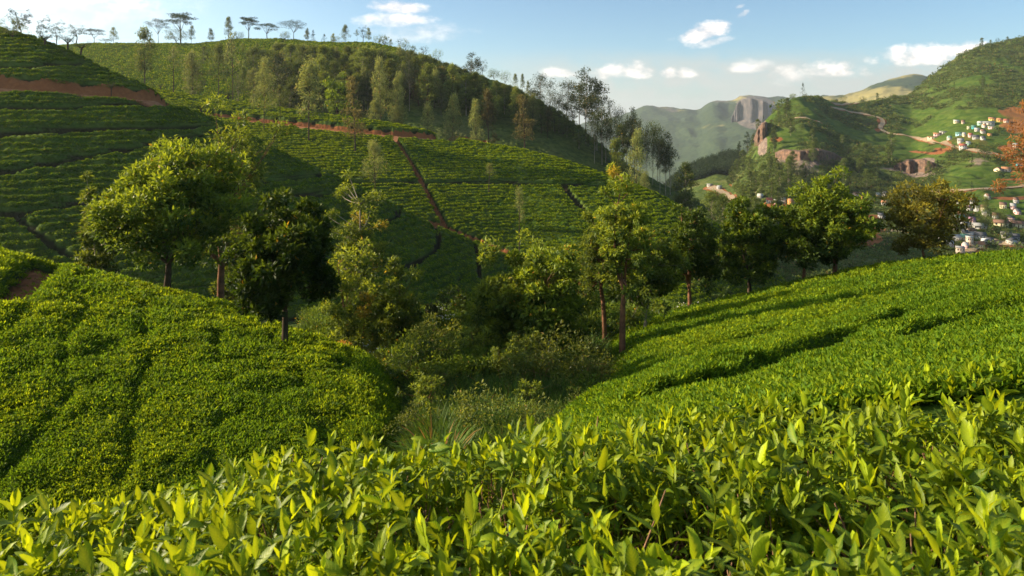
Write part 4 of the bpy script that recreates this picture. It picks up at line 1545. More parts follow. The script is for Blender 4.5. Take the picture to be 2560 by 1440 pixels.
near_tree('gum_tree', 'wide low gum spreading right beside the forked gum', 'tree', 'loose', 1615, 0, 585, 170, 49, MAT_BARK_PALE, LEAF['gum'], loc=foot(1612, 832, 15, 60), q=1.0, bare=0.15, orange=0.06)
near_tree('gum_tree', 'low gum filling the gap left of the thin leaning gum', 'tree', 'shrub', 1440, 0, 600, 130, 50, MAT_BARK_RED, LEAF['gum'], loc=atd(1440, 45), q=0.9, orange=0.06)
near_tree('wattle_tree', 'dark dense tree with a short bare stem, alone at the edge of the right slope', 'tree', 'broad', 1725, 757, 532, 150, 51, MAT_BARK_RED, LEAF['dark'], (24, 45), q=0.75, bare=0.16)
near_tree('wattle_tree', 'dark upright tree, second along the edge of the right slope', 'tree', 'broad', 1874, 0, 502, 140, 52, MAT_BARK, LEAF['dark'], loc=slope_edge(1874), q=0.95, bare=0.13)
near_tree('wattle_tree', 'low spreading dark tree with forked stem in front of the tall olive green tree', 'tree', 'broad', 2010, 0, 515, 185, 53, MAT_BARK_RED, LEAF['dark'], loc=slope_edge(2010), q=0.95, bare=0.2)
near_tree('wattle_tree', 'tall wide dark tree rising above the tea edge at the centre right', 'tree', 'broad', 2088, 0, 443, 185, 54, MAT_BARK_RED, LEAF['shade'], loc=slope_edge(2088), q=1.0, bare=0.2)
near_tree('olive_tree', 'yellowish olive tree with forked stem standing apart before the village', 'tree', 'loose', 2312, 0, 452, 185, 55, MAT_BARK_RED, LEAF['olive'], loc=slope_edge(2312), q=1.0, bare=0.10, leaf=0.24)
near_tree('autumn_tree', 'rust leaved tree leaning into view at the right edge', 'tree', 'loose', 2610, 0, 215, 190, 56, MAT_BARK_RED, LEAF['rust'], loc=atd(2612, 40), q=0.8, bare=0.3, leaf=0.2)
# ------------------------------------------------------------------ undergrowth and far growth (uncountable)
def rand_rot(n, tilt):
    return np.stack([rng.normal(0, tilt, n), rng.normal(0, tilt, n), rng.uniform(0, 6.28, n)], 1)


def grass_mesh(name, seed, n, h, spread, red=0.0):
    r = np.random.default_rng(seed)
    B = Build()
    a = r.uniform(0, 6.28, n)
    rad = spread * r.random(n) ** 0.7
    base = np.stack([rad * np.cos(a), rad * np.sin(a), np.zeros(n)], 1)
    el = r.uniform(0.9, 1.5, n)
    az = a + r.normal(0, 0.9, n)
    d = np.stack([np.cos(az) * np.cos(el), np.sin(az) * np.cos(el), np.sin(el)], 1)
    up = np.stack([-np.cos(az), -np.sin(az), np.full(n, 0.4)], 1)
    L = h * r.uniform(0.55, 1.2, n)
    v, q, m = fine_leaves(base, d, up, L, L * 0.030 + 0.006, r.uniform(0.4, 1.5, n), np.full(n, 0.2), 5)
    c = np.zeros((n, 4))
    c[:, 0] = r.random(n)
    c[:, 1] = r.random(n) * 0.7
    c[:, 3] = (r.random(n) < red) * r.uniform(0.4, 1, n)
    B.add(v, q, col=np.repeat(c, m, axis=0))
    return B.mesh(name)


def weed_mesh(name, seed, flowers):
    r = np.random.default_rng(seed)
    B = Build()
    n = 16
    C = np.stack([r.normal(0, 0.28, n), r.normal(0, 0.28, n), r.uniform(0.1, 0.75, n)], 1)
    foliage(B, C, 0.22, 30, 0.10, r, 0.8, 0.4, 0.42, 0, 0.7, 0.05)
    return B.mesh(name, smooth=False)


def flower_mesh(name, seed):
    r = np.random.default_rng(seed)
    B = Build()
    n = 46
    a = r.uniform(0, 6.28, n)
    rad = 0.45 * r.random(n) ** 0.6
    hub = np.array([[0.25, 0.1], [-0.2, 0.2], [0.0, -0.25], [-0.1, 0.0]])[r.integers(0, 4, n)]
    pos = np.stack([hub[:, 0] + 0.10 * np.cos(a), hub[:, 1] + 0.10 * np.sin(a), 0.80 + 0.12 * r.random(n)], 1)
    v, t = simple_leaves(pos, unit(n, r), unit(n, r) + [0, 0, 1], np.full(n, 0.032), np.full(n, 0.034))
    B.add(v, t=t)
    return B.mesh(name, smooth=False)


MAT_GRASS = leaf_mat('rank_grass', (0.022, 0.060, 0.010), (0.055, 0.115, 0.014), (0.120, 0.180, 0.016), 0.38, 0.55, 0.15, (0.30, 0.13, 0.05))
n = 15000
px = rng.uniform(780, 1750, n)
d = np.exp(rng.uniform(math.log(12.5), math.log(78), n))
idx = sample(SH['near'], px, np.minimum(d, 57.9), 'idx')
ok = (idx == -1) | ((idx == IX['spur']) & (d < 74)) | ((idx == IX['field']) & (d < 96))
px, d = px[ok], d[ok]
z = np.array([zground((a - 1280) / F * b, b) for a, b in zip(px, d)])
x = (px - 1280) / F * d
pn = vnoise(x / 3.2, d / 3.2, 311)
pick = np.where((pn < 0.5) | (d < 21), rng.integers(0, 3, len(d)), np.where((rng.random(len(d)) < 0.985) | (vnoise(x / 2.1, d / 2.1, 312) < 0.62), rng.integers(3, 6, len(d)), 6))
s = np.where(pick < 3, rng.uniform(0.7, 1.5, len(d)), rng.uniform(0.8, 1.9, len(d))) * np.clip(d / 26, 0.6, 1.5)
scatter_object('gully_undergrowth', np.stack([x, d, z - 0.05], 1), s, rand_rot(len(d), 0.12), pick,
               [(grass_mesh('grass_tuft_%d' % k, 600 + k, 60, 0.9, 0.22, 0.06), [MAT_GRASS]) for k in range(3)] +
               [(weed_mesh('weed_%d' % k, 610 + k, 0), [LEAF['fern']]) for k in range(3)] + [(flower_mesh('weed_flowers', 620), [MAT_FLOWER])],
               'rank grass, weeds and ferns filling the gully between the tea slopes')

# scrub and woodland floor on the far hills
def scrub_points(name, count, dlo, dhi, pxr, thr):
    S = SH['far']
    px = rng.uniform(*pxr, count)
    d = np.exp(rng.uniform(math.log(dlo), math.log(dhi), count))
    idx = sample(S, px, d, 'idx')
    sc = sample(S, px, d, 'scrub')
    so = sample(S, px, d, 'soil')
    rk = sample(S, px, d, 'rock')
    ok = (idx == IX[name]) & (sc > thr) & (so < 0.3) & (rk < 0.4) & (d < HILLS[name].D(px) + 15)
    px, d = px[ok], d[ok]
    z = sample(S, px, d)
    return (px - 1280) / F * d, d, z


src = [(clump_mesh('scrub_clump_%d' % k, 640 + k, 46, 1.1, 1.0, 0.46, 0.3, 0.15 + 0.2 * k, 0.45, 0.03), [LEAF['wood']]) for k in range(4)]
x, d, z = scrub_points('ridge', 26000, 246, 420, (-100, 1950), 0.5)
scatter_object('woodland_floor', np.stack([x, d, z - 0.2], 1), rng.uniform(0.5, 1.5, len(d)) * np.clip(d / 300, 0.7, 1.4), rand_rot(len(d), 0.2), rng.integers(0, 4, len(d)), src,
               'bushy undergrowth below the trees on the wooded ridge')
src = [(clump_mesh('scrub_clump_far_%d' % k, 650 + k, 40, 1.2, 1.0, 0.55, 0.3, 0.15 + 0.2 * k, 0.45, 0.05), [LEAF['wood']]) for k in range(4)]
x, d, z = scrub_points('hillside', 60000, 280, 900, (1600, 2800), 0.52)
scatter_object('hillside_scrub', np.stack([x, d, z - 0.2], 1), rng.lognormal(-0.25, 0.45, len(d)) * np.clip(d / 480, 0.7, 1.5), rand_rot(len(d), 0.2), rng.integers(0, 4, len(d)), src,
               'low scrub patches over the far green hillside')
src = [(clump_mesh('conifer_clump_%d' % k, 660 + k, 60, 2.2, 6.0, 1.0, 0.6, 0.1, 0.4), [LEAF['conifer']]) for k in range(3)]
S = SH['far']
px = rng.uniform(1560, 2000, 9000)
d = rng.uniform(560, 720, 9000)
idx = sample(S, px, d, 'idx')
ok = (idx == IX['valley']) & (px > 1640)
px, d = px[ok], d[ok]
scatter_object('conifer_wood', np.stack([(px - 1280) / F * d, d, sample(S, px, d) - 0.5], 1), rng.uniform(0.6, 1.4, len(d)), rand_rot(len(d), 0.06), rng.integers(0, 3, len(d)), src,
               'dark conifer wood on the low spur closing the valley')
# rough growth on the valley slopes beyond the right hand tea bank
n = 16000
px = rng.uniform(1700, 2750, n)
d = np.exp(rng.uniform(math.log(47), math.log(300), n))
z = np.empty(n)
for k_, lo, hi in (('near', 0, 58), ('mid', 58, 245), ('far', 245, 1300)):
    mk = (d >= lo) & (d < hi)
    z[mk] = sample(SH[k_], px[mk], d[mk])
scatter_object('valley_scrub', np.stack([(px - 1280) / F * d, d, z - 0.1], 1), rng.lognormal(-0.9, 0.45, n) * np.clip(d / 110, 0.6, 1.8), rand_rot(n, 0.2), rng.integers(0, 4, n),
               [(clump_mesh('valley_clump_%d' % k, 680 + k, 44, 1.1, 0.9, 0.42, 0.3, 0.2 + 0.2 * k, 0.45, 0.06), [LEAF['wood']]) for k in range(4)],
               'rough scrub on the valley slope beyond the right hand tea bank')
# tea on the wooded ridge's upper part
S = SH['far']
px = rng.uniform(100, 1000, 60000)
d = rng.uniform(246, 400, 60000)
ok = (sample(S, px, d, 'idx') == IX['ridge']) & (sample(S, px, d, 'scrub') < 0.5) & (sample(S, px, d, 'hd') > 0.5) & (d < HILLS['ridge'].D(px) + 8)
px, d = px[ok], d[ok]
src = [(clump_mesh('tea_bush_far_%d' % k, 670 + k, 30, 0.6, 0.4, 0.36, 0.6, 0.3 + 0.1 * k, 0.5), [MAT_TEA_FAR]) for k in range(3)]
scatter_object('tea_bushes', np.stack([(px - 1280) / F * d, d, sample(S, px, d) - 0.05], 1), rng.uniform(0.8, 1.6, len(d)), rand_rot(len(d), 0.2), rng.integers(0, 3, len(d)), src,
               'distant tea rows on the upper part of the wooded ridge')

# reed clump and flowering shrubs one can point at in the gully
o = tag(obj('reed_clump', grass_mesh('reed_clump', 701, 300, 1.15, 0.4, 0.16), MAT_GRASS), 'tall arching reed clump with reddish stems in the gully bottom', 'reeds')
o.location = atd(1105, 15.5)
for k, (px_, d_, w_, h_, lab) in enumerate([
        (935, 31, 3.4, 2.3, 'broad yellow green shrub dotted with white flowers beside the knoll'),
        (1010, 28, 2.2, 1.6, 'low flowering shrub in front of the broad yellow green shrub'),
        (1455, 24, 1.8, 1.2, 'white flowering weed shrub left of the leaning gum trunks'),
        (1640, 18, 1.6, 0.9, 'small flowering weed patch at the foot of the right slope'),
        (845, 34, 1.6, 2.0, 'rusty dead fern heap behind the knoll edge')]):
    r = np.random.default_rng(720 + k)
    e = bpy.data.objects.new('flowering_shrub' if k < 4 else 'dead_fern', None)
    COL.objects.link(e)
    e.location = atd(px_, d_)
    tag(e, lab, 'shrub')
    n = 40
    u = unit(n, r)
    C = np.abs(u) * np.sign(u + [0, 0, 9]) * r.uniform(0.4, 1, (n, 1)) * np.array([w_ / 2, w_ / 2, h_]) * np.array([1, 1, 0.9])
    C[:, :2] = u[:, :2] * r.uniform(0.3, 1, (n, 1)) * w_ / 2
    B = Build()
    foliage(B, C, 0.32, 90, 0.11, r, 0.8, 0.35, 0.4, 0, 0.9, 0.03 if k < 4 else 0.9)
    obj('foliage', B.mesh('foliage', False), LEAF['scrub'] if k < 4 else LEAF['rust'], e)
    if k < 4:
        B = Build()
        m = 150
        j = r.integers(0, n, m)
        pos = C[j] + u[j] * 0.25 + [0, 0, 0.28] + 0.10 * r.normal(size=(m, 3))
        v, t = simple_leaves(pos, unit(m, r), unit(m, r) + [0, 0, 1], np.full(m, 0.05), np.full(m, 0.055))
        B.add(v, t=t)
        obj('flowers', B.mesh('flowers', False), MAT_FLOWER, e)['kind'] = 'stuff'
    B = Build()
    for q_ in range(7):
        limb(B, (0, 0, -0.1), C[q_ * 5], 0.03, 0.01, r)
    obj('stems', B.mesh('stems'), MAT_BARK_RED, e)

# ------------------------------------------------------------------ trees of the middle and far hills
ORD = ['', 'first', 'second', 'third', 'fourth', 'fifth', 'sixth', 'seventh', 'eighth', 'ninth', 'tenth', 'eleventh', 'twelfth', 'thirteenth', 'fourteenth', 'fifteenth', 'sixteenth',
       'seventeenth', 'eighteenth', 'nineteenth', 'twentieth']
TENS = {2: 'twenty', 3: 'thirty', 4: 'forty', 5: 'fifty', 6: 'sixty', 7: 'seventy', 8: 'eighty', 9: 'ninety'}


def ordinal(n):
    if n <= 20:
        return ORD[n]
    if n >= 100:
        return 'hundred-and-' + ordinal(n - 100) if n > 100 else 'hundredth'
    return TENS[n // 10] + '-' + ORD[n % 10] if n % 10 else TENS[n // 10][:-1] + 'ieth'


KIND = {   # key: kind, H/W proportion is taken from the call, bark, leaves, variants, quality, name, extra
    'oak': ('oak', MAT_BARK, LEAF['oak'], 5, 1.0, 'silver_oak', {}),
    'oakdark': ('oak', MAT_BARK, LEAF['wood'], 4, 1.0, 'silver_oak', {}),
    'oakbrown': ('oak', MAT_BARK, LEAF['brown'], 3, 0.8, 'silver_oak', {'bare': 0.22}),
    'stem': ('oak', MAT_BARK, LEAF['oak'], 3, 0.4, 'silver_oak', {'bare': 0.55}),
    'gum': ('tallgum', MAT_BARK_PALE, LEAF['gumdark'], 5, 0.85, 'tall_gum', {'bare': 0.48}),
    'gumlow': ('tallgum', MAT_BARK_PALE, LEAF['wood'], 4, 1.2, 'gum_tree', {'bare': 0.22}),
    'umb': ('umbrella', MAT_BARK, LEAF['conifer'], 3, 1.0, 'umbrella_tree', {}),
    'broad': ('broad', MAT_BARK, LEAF['wood'], 4, 0.22, 'hill_tree', {'leaf': 0.42, 'bare': 0.12}),
    'dark': ('broad', MAT_BARK, LEAF['conifer'], 3, 0.22, 'hill_tree', {'leaf': 0.42, 'bare': 0.15}),
    'bright': ('broad', MAT_BARK, LEAF['bright'], 2, 0.3, 'hill_tree', {'leaf': 0.36, 'bare': 0.25}),
    'con': ('conifer', MAT_BARK, LEAF['conifer'], 3, 1.0, 'conifer', {}),
    'pol': ('pollard', MAT_BARK, LEAF['conifer'], 2, 1.0, 'pollard_tree', {}),
    'loose': ('loose', MAT_BARK, LEAF['conifer'], 3, 0.3, 'hill_tree', {'leaf': 0.34, 'bare': 0.3}),
}


def far_tree(k, p, H, W, seed, label, cat, group=None):
    kind, bark, lf, var, q, name, kw = KIND[k]
    v = seed % var
    key = (k, v)
    return tree(name, label, cat, kind, p, H, W, 900 + v * 13 + len(k) * 101, bark, lf, group, q=q, rot=(seed * 2.399) % 6.28, key=key, **kw)


# single trees: kind, px, top row, width px, where it stands, label
SINGLES = [
    ('broad', 32, 42, 62, ('r', 'spur', -3), 'big dark leafy tree on the brow of the left hill'),
    ('loose', 50, 12, 46, ('r', 'spur', 3), 'tall thin tree rising behind the big leafy tree on the left brow'),
    ('pol', 112, 82, 34, ('f', 124, 60, 160), 'lopped dark tree on the left brow, nearest the top'),
    ('loose', 105, 45, 32, ('r', 'spur', 4), 'slim tufted tree standing behind the first lopped tree'),
    ('pol', 170, 85, 36, ('f', 122, 60, 160), 'lopped dark tree halfway down the left brow'),
    ('pol', 202, 102, 42, ('f', 136, 60, 160), 'lopped broad dark tree lowest on the left brow'),
    ('loose', 142, 54, 28, ('r', 'ridge', 0), 'small open tree on the skyline between the lopped trees'),
    ('loose', 190, 56, 38, ('r', 'ridge', 0), 'dark open tree with a spiky top on the far skyline'),
    ('umb', 236, 73, 48, ('r', 'ridge', 0), 'small umbrella tree at the left end of the far skyline'),
    ('umb', 264, 97, 30, ('r', 'ridge', -2), 'lowest umbrella shaped bush on the far skyline'),
    ('oak', 284, 70, 24, ('r', 'ridge', 0), 'slim pale tree on the skyline right of the small umbrella tree'),
    ('oakdark', 362, 70, 56, ('d', 214), 'tall bare stemmed oak standing before the skyline left of the umbrella trees'),
    ('umb', 396, 48, 52, ('r', 'ridge', 0), 'umbrella tree with open branches left of the largest umbrella tree'),
    ('umb', 452, 33, 66, ('r', 'ridge', 0), 'largest many tiered umbrella tree on the far skyline'),
    ('broad', 440, 68, 52, ('r', 'ridge', -5), 'bushy tree at the foot of the largest umbrella tree'),
    ('oak', 478, 66, 22, ('r', 'ridge', 0), 'slim tree close on the right of the largest umbrella tree'),
    ('oak', 528, 72, 18, ('r', 'ridge', 0), 'small lone slim tree in the skyline gap'),
    ('oakdark', 571, 44, 26, ('r', 'ridge', 0), 'dark spire shaped tree in the middle of the skyline'),
    ('broad', 596, 76, 26, ('r', 'ridge', 0), 'low bush right of the dark spire shaped tree'),
    ('umb', 622, 43, 48, ('r', 'ridge', 0), 'leaning umbrella tree with thin stem right of the dark spire'),
    ('umb', 668, 60, 62, ('r', 'ridge', 0), 'wide low umbrella tree in the middle of the skyline'),
    ('umb', 734, 52, 66, ('r', 'ridge', 0), 'wide dark umbrella tree at the right of the umbrella row'),
    ('broad', 712, 76, 26, ('r', 'ridge', -4), 'round bush below the wide dark umbrella tree'),
    ('oak', 768, 70, 14, ('r', 'ridge', 0), 'thin tree close right of the umbrella row'),
    ('con', 783, 74, 20, ('r', 'ridge', 0), 'small conifer right of the umbrella row'),
    ('con', 811, 84, 22, ('r', 'ridge', 0), 'squat conifer alone on the skyline'),
    ('oak', 833, 84, 14, ('r', 'ridge', 0), 'tiny pale tree right of the squat conifer'),
    ('broad', 848, 90, 36, ('r', 'ridge', 0), 'rounded dark bush left of the tall tufted tree'),
    ('oakdark', 863, 64, 24, ('r', 'ridge', 0), 'tall tufted tree where the skyline begins to fall'),
    ('loose', 908, 65, 26, ('r', 'ridge', 0), 'dark headed tree with bare stem on the falling skyline'),
    ('stem', 893, 75, 12, ('r', 'ridge', 0), 'thin bare tree left of the dark headed tree'),
    ('oak', 922, 71, 14, ('r', 'ridge', 0), 'slim tree right of the dark headed tree'),
    ('broad', 944, 88, 22, ('r', 'ridge', 0), 'small round tree, higher of the pair on the falling skyline'),
    ('broad', 962, 88, 18, ('r', 'ridge', 0), 'small round tree, lower of the pair on the falling skyline'),
    ('oak', 977, 99, 14, ('r', 'ridge', 0), 'little thin tree after the round pair'),
    ('loose', 998, 96, 14, ('r', 'ridge', 0), 'little forked tree on the falling skyline'),
    ('broad', 1014, 97, 18, ('r', 'ridge', 0), 'little dark tree beside the little forked tree'),
    ('broad', 1033, 113, 12, ('r', 'ridge', 0), 'tiny bush on the falling skyline'),
    ('loose', 1058, 115, 22, ('r', 'ridge', 0), 'open small tree above the wooded slope'),
    ('broad', 1095, 122, 24, ('r', 'ridge', 0), 'dark small tree above the wooded slope'),
    ('gum', 1172, 132, 44, ('f2', 258, 250, 330), 'tall gum with a round open head and white stem breaking the falling skyline'),
    ('loose', 1205, 150, 24, ('r', 'ridge', 0), 'dark tree right of the gum with the white stem'),
    ('broad', 1235, 170, 32, ('r', 'ridge', 0), 'rounded tree low on the falling skyline'),
    ('broad', 1262, 177, 26, ('r', 'ridge', 0), 'dark rounded tree lower on the falling skyline'),
    ('oakdark', 1288, 186, 18, ('r', 'ridge', 0), 'thin dark tree near the skyline gums'),
    ('oakdark', 1306, 186, 14, ('r', 'ridge', 0), 'thin tree left of the big skyline gums'),
    ('oak', 1320, 204, 12, ('r', 'ridge', 0), 'small bare tree left of the big skyline gums'),
    # the tall gum row at the right end of the ridge
    ('gum', 1350, 181, 56, ('d', 258), 'leftmost big gum of the tall row against the sky'),
    ('gum', 1396, 236, 44, ('d', 262), 'lower gum between the big gums of the tall row'),
    ('gum', 1416, 200, 66, ('d', 256), 'broad open headed gum in the tall row against the sky'),
    ('gum', 1464, 171, 64, ('d', 245), 'tallest gum of the row, pointed dark crown against the sky'),
    ('gum', 1492, 206, 54, ('d', 242), 'dense gum close on the right of the tallest gum'),
    ('gum', 1505, 262, 50, ('d', 228), 'shorter gum below the tallest gum'),
    ('gum', 1526, 246, 40, ('d', 238), 'slim gum on the falling right side of the tall row'),
    ('gum', 1549, 266, 32, ('d', 240), 'thin gum with drooping head near the end of the tall row'),
    ('gum', 1575, 268, 36, ('d', 244), 'thin gum standing out against the hazy mountain'),
    ('gum', 1560, 312, 44, ('d', 220), 'bushy gum below the thin gums of the tall row'),
    ('gum', 1600, 292, 52, ('d', 232), 'broad gum with dark head at the end of the row'),
    ('gum', 1632, 302, 56, ('d', 228), 'large gum over the blue valley'),
    ('gum', 1650, 340, 40, ('d', 222), 'slim gum beside the large gum over the blue valley'),
    ('gum', 1676, 330, 44, ('d', 224), 'rightmost gum over the blue valley'),
    ('oak', 1590, 330, 60, ('d', 200), 'pale feathery tree below the end of the gum row'),
    ('oakdark', 1540, 350, 54, ('d', 195), 'green feathery tree at the edge of the bright tea field'),
    ('gumlow', 1712, 408, 50, ('d', 190), 'wide topped gum alone above the lower tea edge'),
    ('oak', 1610, 432, 40, ('d', 168), 'pale tree just behind the lower end of the tea field'),
    ('gumlow', 1780, 472, 52, ('d', 172), 'bushy gum behind the last corner of the tea field'),
    ('gumlow', 1808, 486, 44, ('d', 176), 'dense tree at the last corner of the tea field'),
    # oaks in the tea and on its bright edge
    ('stem', 434, 118, 40, ('f', 240, 140, 240), 'thin see-through oak on the left end of the bright tea edge'),
    ('oak', 482, 128, 54, ('d', 225), 'pale yellowish oak behind the left end of the bright edge'),
    ('stem', 582, 92, 50, ('d', 226), 'very tall thin oak behind the bright tea edge'),
    ('oak', 660, 152, 62, ('f', 336, 140, 240), 'pale broad oak with its stem crossing the red bank'),
    ('stem', 700, 215, 34, ('f', 345, 140, 240), 'thin oak with dark stem right of the pale broad oak'),
    ('oak', 772, 148, 74, ('f', 362, 140, 240), 'tall wide oak with long dark stem crossing the red bank'),
    ('bright', 846, 176, 66, ('d', 214), 'bright lime green tree behind the tea edge'),
    ('oakbrown', 888, 194, 66, ('f', 390, 140, 240), 'brown thinning oak with long stem standing in the tea'),
    ('oak', 952, 155, 56, ('d', 204), 'tall pale oak directly behind the bright tea edge'),
    ('oak', 992, 186, 50, ('d', 205), 'second tall pale oak behind the bright tea edge'),
    ('oak', 938, 250, 40, ('d', 200), 'short pale bushy oak at the foot of the tall pale oak'),
    ('oak', 998, 246, 34, ('d', 201), 'short oak right of the tall pale pair'),
    ('oak', 1068, 260, 44, ('d', 200), 'small pale cone shaped oak left of the taller cone shaped oak'),
    ('oak', 1130, 244, 56, ('d', 200), 'larger pale cone shaped oak behind the right part of the edge'),
    ('oak', 1190, 254, 44, ('d', 195), 'pale narrow oak right of the larger cone shaped oak'),
    ('oakbrown', 1222, 226, 50, ('d', 196), 'brown thin oak right of the pale narrow oak'),
    ('oakbrown', 1312, 238, 60, ('f', 378, 140, 240), 'brown sparse oak on the bright edge, before the gums'),
    ('oak', 938, 357, 70, ('f', 498, 90, 200), 'small pale oak alone in the middle of the tea field'),
    ('stem', 1298, 470, 40, ('f', 642, 90, 200), 'thin almost bare oak alone in the lower tea field'),
    ('stem', 1222, 410, 34, ('f', 490, 90, 200), 'tiny bare oak in the tea field above the terrace track'),
    ('pol', 503, 260, 44, ('f', 297, 100, 160), 'funnel shaped lopped tree where the two tea hills meet'),
    ('pol', 278, 200, 18, ('f', 236, 100, 160), 'lopped stump above the red bank on the left hill'),
    ('pol', 402, 208, 16, ('d', 212), 'tiny lopped tree behind the left end of the bright edge'),
    ('pol', 570, 226, 30, ('d', 209), 'lopped flat topped tree behind the bright edge'),
    # right hand side
    ('con', 2007, 206, 18, ('r', 'hillside', 0), 'single dark conifer on top of the pointed green hill'),
    ('con', 1848, 352, 36, ('d', 560), 'dark tall conifer beside the cliffed spur'),
    ('con', 1868, 328, 44, ('d', 565), 'tallest dark conifer at the foot of the cliffed spur'),
    ('con', 1832, 378, 26, ('d', 570), 'slender dark conifer left of the tall conifers'),
    ('dark', 2215, 468, 44, ('f', 500, 260, 800), 'dark round tree among the village gardens'),
    ('dark', 2305, 452, 40, ('f', 482, 260, 800), 'dark tree behind the top of the olive tree'),
]
for i, (px, top, w, d) in enumerate([(1332, 225, 40, 268), (1374, 222, 44, 262), (1384, 262, 40, 246), (1436, 250, 46, 252), (1448, 214, 40, 262), (1478, 232, 44, 250), (1486, 282, 46, 226), (1514, 290, 42, 232), (1538, 296, 40, 228),
                                    (1566, 300, 34, 236), (1586, 312, 40, 226), (1616, 330, 40, 222), (1644, 310, 38, 236), (1664, 362, 36, 222)]):
    SINGLES.append(('gum', px, top, w, ('d', d), 'lower gum filling the tall row, %s of the fillers from left' % ordinal(i + 1)))
for i, (k, px, top, w, where, lab) in enumerate(SINGLES):
    if where[0] == 'r':
        p = ridge_foot(px, where[1], where[2])
    elif where[0] in ('f', 'f2'):
        p = foot(px, where[1], where[2], where[3])
    else:
        p = atd(px, where[1])
        p.z -= 0.3
    H = max(1.0, (H0 - top) / F * p.y - p.z)
    cat = {'con': 'conifer', 'umb': 'umbrella tree', 'gum': 'gum tree', 'gumlow': 'gum tree', 'pol': 'pollard'}.get(k, 'oak' if k in ('oak', 'oakdark', 'oakbrown', 'stem') else 'tree')
    far_tree(k, p, H, size(p, w) * (1.3 if k in ('gum', 'gumlow') else 1.15), i * 7 + 3, lab, cat)

# the wood on the ridge: individually placed trees, described by their place in their own kind
WOOD = []
r = np.random.default_rng(77)
tries = 0
while len(WOOD) < 235 and tries < 9000:
    tries += 1
    px = r.uniform(470, 1640)
    d = r.uniform(232, 345)
    Dr = float(HILLS['ridge'].D(px))
    if d > Dr - 8:
        continue
    x = (px - 1280) / F * d
    z = zground(x, d)
    py = H0 - F * z / d
    dens = float(sstep(px, 520, 860)) * float(sstep(py - float(HILLS['ridge'].py(px)), 25, 110))
    if px > 900:
        dens = max(dens, 0.85 * float(sstep(px, 900, 1050)))
    if r.random() > dens + 0.06:
        continue
    if any(abs(px - a[0]) < 7 and abs(d - a[1]) < 9 for a in WOOD):
        continue
    rpy = float(HILLS['ridge'].py(px))
    room = (H0 - rpy - 8) / F * d - z      # stay below the crest line
    if px > 1000:
        room += 1.8
    if room < 3.5:
        continue
    u = r.random()
    lit = px < 1250
    k = 'oakdark' if u < 0.30 else 'gumlow' if u < 0.60 else 'oak' if u < (0.74 if lit else 0.66) else 'broad' if u < 0.90 else 'oakbrown' if u < 0.95 else 'gum'
    WOOD.append((px, d, k, room))
WORD = {'oakdark': 'green feathery oak in the wood on the ridge', 'gumlow': 'leafy gum in the wood on the ridge', 'oak': 'pale oak in the wood on the ridge', 'broad': 'round dark tree in the wood on the ridge',
        'oakbrown': 'brownish thin oak in the wood on the ridge', 'gum': 'tall bare stemmed gum in the wood on the ridge'}
for k in WORD:
    lst = sorted([w for w in WOOD if w[2] == k])
    for i, (px, d, _, room) in enumerate(lst):
        x = (px - 1280) / F * d
        H = min({'oakdark': 14, 'gumlow': 15, 'oak': 13, 'broad': 9, 'oakbrown': 13, 'gum': 18}[k] * r.uniform(0.75, 1.4), room)
        W = H * {'oakdark': 0.46, 'gumlow': 0.55, 'oak': 0.46, 'broad': 0.9, 'oakbrown': 0.46, 'gum': 0.40}[k] * r.uniform(0.85, 1.2)
        far_tree(k, Vector((x, d, zground(x, d) - 0.4)), H, W, int(px * 3 + d), WORD[k] + ', %s from left' % ordinal(i + 1), 'tree', 'trees of the wood on the ridge')

# trees dotted over the far right hillside
HT = []
tries = 0
while len(HT) < 285 and tries < 12000:
    tries += 1
    px = r.uniform(1780, 2600)
    d = math.exp(r.uniform(math.log(285), math.log(840)))
    q = np.array([px]), np.array([d])
    if int(sample(SH['far'], *q, 'idx')[0]) != IX['hillside'] or d > float(HILLS['hillside'].D(px)) + 2:
        continue
    if float(sample(SH['far'], *q, 'soil')[0]) > 0.3:
        continue
    sc = float(sample(SH['far'], *q, 'scrub')[0])
    z = float(sample(SH['far'], *q)[0])
    py = H0 - F * z / d
    near_top = d > float(HILLS['hillside'].D(px)) - 60
    if r.random() > 0.10 + 0.6 * (sc > 0.6) + 0.35 * near_top + 0.5 * (px < 1960 and py > 330):
        continue
    HT.append((px, d, 'up' if py < 300 else 'mid' if py < 440 else 'low', r.random()))
for zone, wd in (('up', 'high on the far hillside'), ('mid', 'halfway up the far hillside'), ('low', 'low on the far hillside')):
    lst = sorted([h for h in HT if h[2] == zone])
    for i, (px, d, _, u) in enumerate(lst):
        k = 'gumlow' if (px < 1980 and u < 0.75) or u < 0.15 else 'dark' if u < 0.45 else 'broad' if u < 0.85 else 'con'
        x = (px - 1280) / F * d
        H = {'gumlow': 13, 'dark': 6.0, 'broad': 6.0, 'con': 9}[k] * r.uniform(0.6, 1.25)
        W = H * {'gumlow': 0.42, 'dark': 0.95, 'broad': 1.0, 'con': 0.4}[k]
        what = {'gumlow': 'slim tree', 'dark': 'small dark round tree', 'broad': 'small bushy tree', 'con': 'small conifer'}[k]
        far_tree(k, Vector((x, d, zground(x, d) - 0.5)), H, W, int(px * 5 + d), '%s %s, %s from left there' % (what, wd, ordinal(i + 1) if i < 99 else 'last'), 'tree', 'trees dotted over the far hillside')

